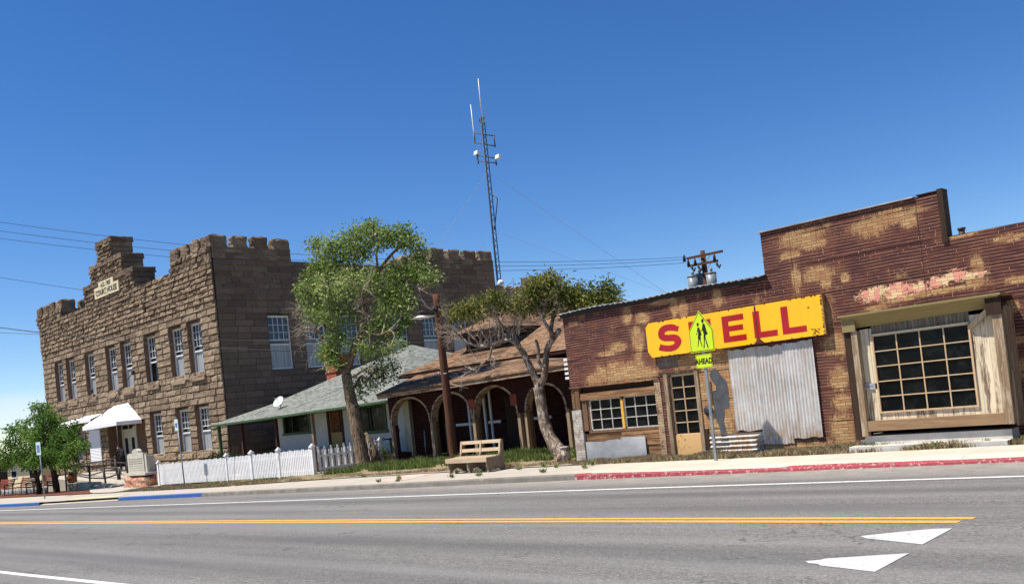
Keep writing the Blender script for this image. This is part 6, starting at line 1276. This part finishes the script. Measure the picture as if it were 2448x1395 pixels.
for x, y in ((1646,630),(1662,628),(1708,617),(1636,619)): p = at(x,y,Y-.35); m = MB(); m.tube([p-Vector((0,0,.15)), p+Vector((0,0,.1)), p+Vector((0,0,.25))], [.09,.07,.03], 8); m.build('insulator', 'iron', up)
for x, y in ((1655,641),(1671,640),(1715,633)): p = at(x,y,Y-.35); m = MB(); m.tube([p+Vector((-.05,0,.2)), p, p+Vector((.1,0,-.16)), p+Vector((.2,0,.0))], [.05,.07,.06,.04], 6); m.build('fuse_cutout', 'iron', up)
for x, y, dy, lb in ((1657,676,-.4,'grey round transformer, leftmost of the three on the pole'),(1673,671,.3,'grey round transformer, middle one half hidden behind its neighbour'),(1701,668,-.4,'grey round transformer right of the pole')):
    p = at(x,y,Y+dy); tr_ = root('transformer', lb, 'transformer', tuple(p), 'grey transformers hung on the utility pole'); m = MB(); m.tube([p-Vector((0,0,.8)), p+Vector((0,0,.32))], [.26,.28], 18); m.build('tank', 'trans_grey', tr_)
    m = MB(); m.tube([p+Vector((0,0,.32)), p+Vector((0,0,.37)), p+Vector((0,0,.42))], [.3,.3,.1], 18); m.build('lid', 'trans_grey', tr_); m = MB(); m.tube([p+Vector((.1,-.1,.4)), p+Vector((.1,-.1,.52)), p+Vector((.1,-.1,.66))], [.05,.085,.04], 8); m.build('bushing', 'trans_grey', tr_)
# wires
def wire(label, A_, B_, sag, r_=.012, mat='iron'):
    m = MB(); m.tube([A_.lerp(B_, i/40)-Vector((0,0,sag*4*(i/40)*(1-i/40))) for i in range(41)], r_, 5); tag(m.build('power_line', mat), label, 'power line', 'overhead wires')
def ext(P0, P1, f=1.12): return P0+(P1-P0)*f
for (x0, y0), (x1, y1), sag, lb in (((0,520),(1640,614),1.0,'uppermost of the three parallel overhead wires running to the utility pole'),((0,541),(1636,620),1.0,'middle of the three parallel overhead wires running to the utility pole'),((0,559),(1637,628),1.0,'lowest of the three parallel overhead wires running to the utility pole')):
    P0, P1 = at(x1,y1,41.7), at(x0,y0,13.5); wire(lb, P0, P1+(P1-P0)*.06, sag, .011)
P0 = at(700,750,21); P1 = at(0,660,12); wire('thin overhead wire meeting the court house left of the gable, above the black cable', P0, P1+(P1-P0)*.1, .15, .009)
P0 = at(1060,818,21); P1 = at(0,793,12); wire('thin nearly level pale wire crossing low over the court house front', P0, P1+(P1-P0)*.1, .1, .009)
P0 = at(960,842,23); P1 = at(0,776,12); wire('thick black cable drooping across the court house windows', P0, P1+(P1-P0)*.1, .35, .018)
# ---------------------------------------------------------------- camera and light
cam = bpy.data.cameras.new('camera'); co = bpy.data.objects.new('camera', cam); col.objects.link(co)
mw = Matrix((( RT.x, UP.x, -FW.x, EYE.x), (RT.y, UP.y, -FW.y, EYE.y), (RT.z, UP.z, -FW.z, EYE.z), (0,0,0,1)))
co.matrix_world = mw; cam.sensor_width = 36; cam.lens = FP/2448*36; cam.shift_y = (CY-697.5)/2448; cam.clip_end = 4000; cam.clip_start = .05
sc.camera = co
EL, AZ = math.radians(63), math.radians(-143)      # sun: high, from the left and in front of the facades
sd_ = Vector((math.sin(AZ)*math.cos(EL), math.cos(AZ)*math.cos(EL), math.sin(EL)))
ld = bpy.data.lights.new('sun', 'SUN'); lo_ = bpy.data.objects.new('sun', ld); col.objects.link(lo_); ld.energy = 4.6; ld.angle = math.radians(.53); ld.color = (1, .95, .87)
lo_.rotation_euler = sd_.to_track_quat('Z', 'Y').to_euler()
w = bpy.data.worlds.new('World'); sc.world = w; w.use_nodes = True; nt = w.node_tree; bg = nt.nodes['Background']
sky = nt.nodes.new('ShaderNodeTexSky'); sky.sky_type = 'NISHITA'; sky.sun_disc = False; sky.sun_elevation = EL; sky.sun_rotation = AZ % (2*math.pi)
sky.altitude = 1700; sky.air_density = 1.0; sky.dust_density = .12; sky.ozone_density = 2.5
tc = nt.nodes.new('ShaderNodeTexCoord'); cd = ray(20, 988).normalized()
mp = nt.nodes.new('ShaderNodeVectorMath'); mp.operation = 'SUBTRACT'; nt.links.new(tc.outputs['Generated'], mp.inputs[0]); mp.inputs[1].default_value = cd
ms = nt.nodes.new('ShaderNodeVectorMath'); ms.operation = 'MULTIPLY'; nt.links.new(mp.outputs[0], ms.inputs[0]); ms.inputs[1].default_value = (16, 16, 60)
ln = nt.nodes.new('ShaderNodeVectorMath'); ln.operation = 'LENGTH'; nt.links.new(ms.outputs[0], ln.inputs[0])
nz = nt.nodes.new('ShaderNodeTexNoise'); nz.inputs['Scale'].default_value = 14; nz.inputs['Detail'].default_value = 6; nt.links.new(tc.outputs['Generated'], nz.inputs['Vector'])
ad = nt.nodes.new('ShaderNodeMath'); ad.operation = 'MULTIPLY_ADD'; nt.links.new(nz.outputs['Fac'], ad.inputs[0]); ad.inputs[1].default_value = 1.2; nt.links.new(ln.outputs['Value'], ad.inputs[2])
mr = nt.nodes.new('ShaderNodeMapRange'); nt.links.new(ad.outputs[0], mr.inputs[0]); mr.inputs[1].default_value = 1.0; mr.inputs[2].default_value = 1.9; mr.inputs[3].default_value = .45; mr.inputs[4].default_value = 0
mx = nt.nodes.new('ShaderNodeMix'); mx.data_type = 'RGBA'; nt.links.new(mr.outputs[0], mx.inputs[0]); hs_ = nt.nodes.new('ShaderNodeHueSaturation'); hs_.inputs['Saturation'].default_value = 1.3; hs_.inputs['Hue'].default_value = .508; hs_.inputs['Value'].default_value = 1.22; nt.links.new(sky.outputs[0], hs_.inputs['Color']); nt.links.new(hs_.outputs[0], mx.inputs[6]); mx.inputs[7].default_value = (7.5,7.9,9.2,1)
nt.links.new(mx.outputs[2], bg.inputs[0]); bg.inputs[1].default_value = .07
vs_ = sc.view_settings; vs_.view_transform = 'Standard'; vs_.look = 'None'; vs_.gamma = 1; vs_.exposure = .72
sc.render.engine = 'CYCLES'; sc.cycles.max_bounces = 6; sc.cycles.use_denoising = True
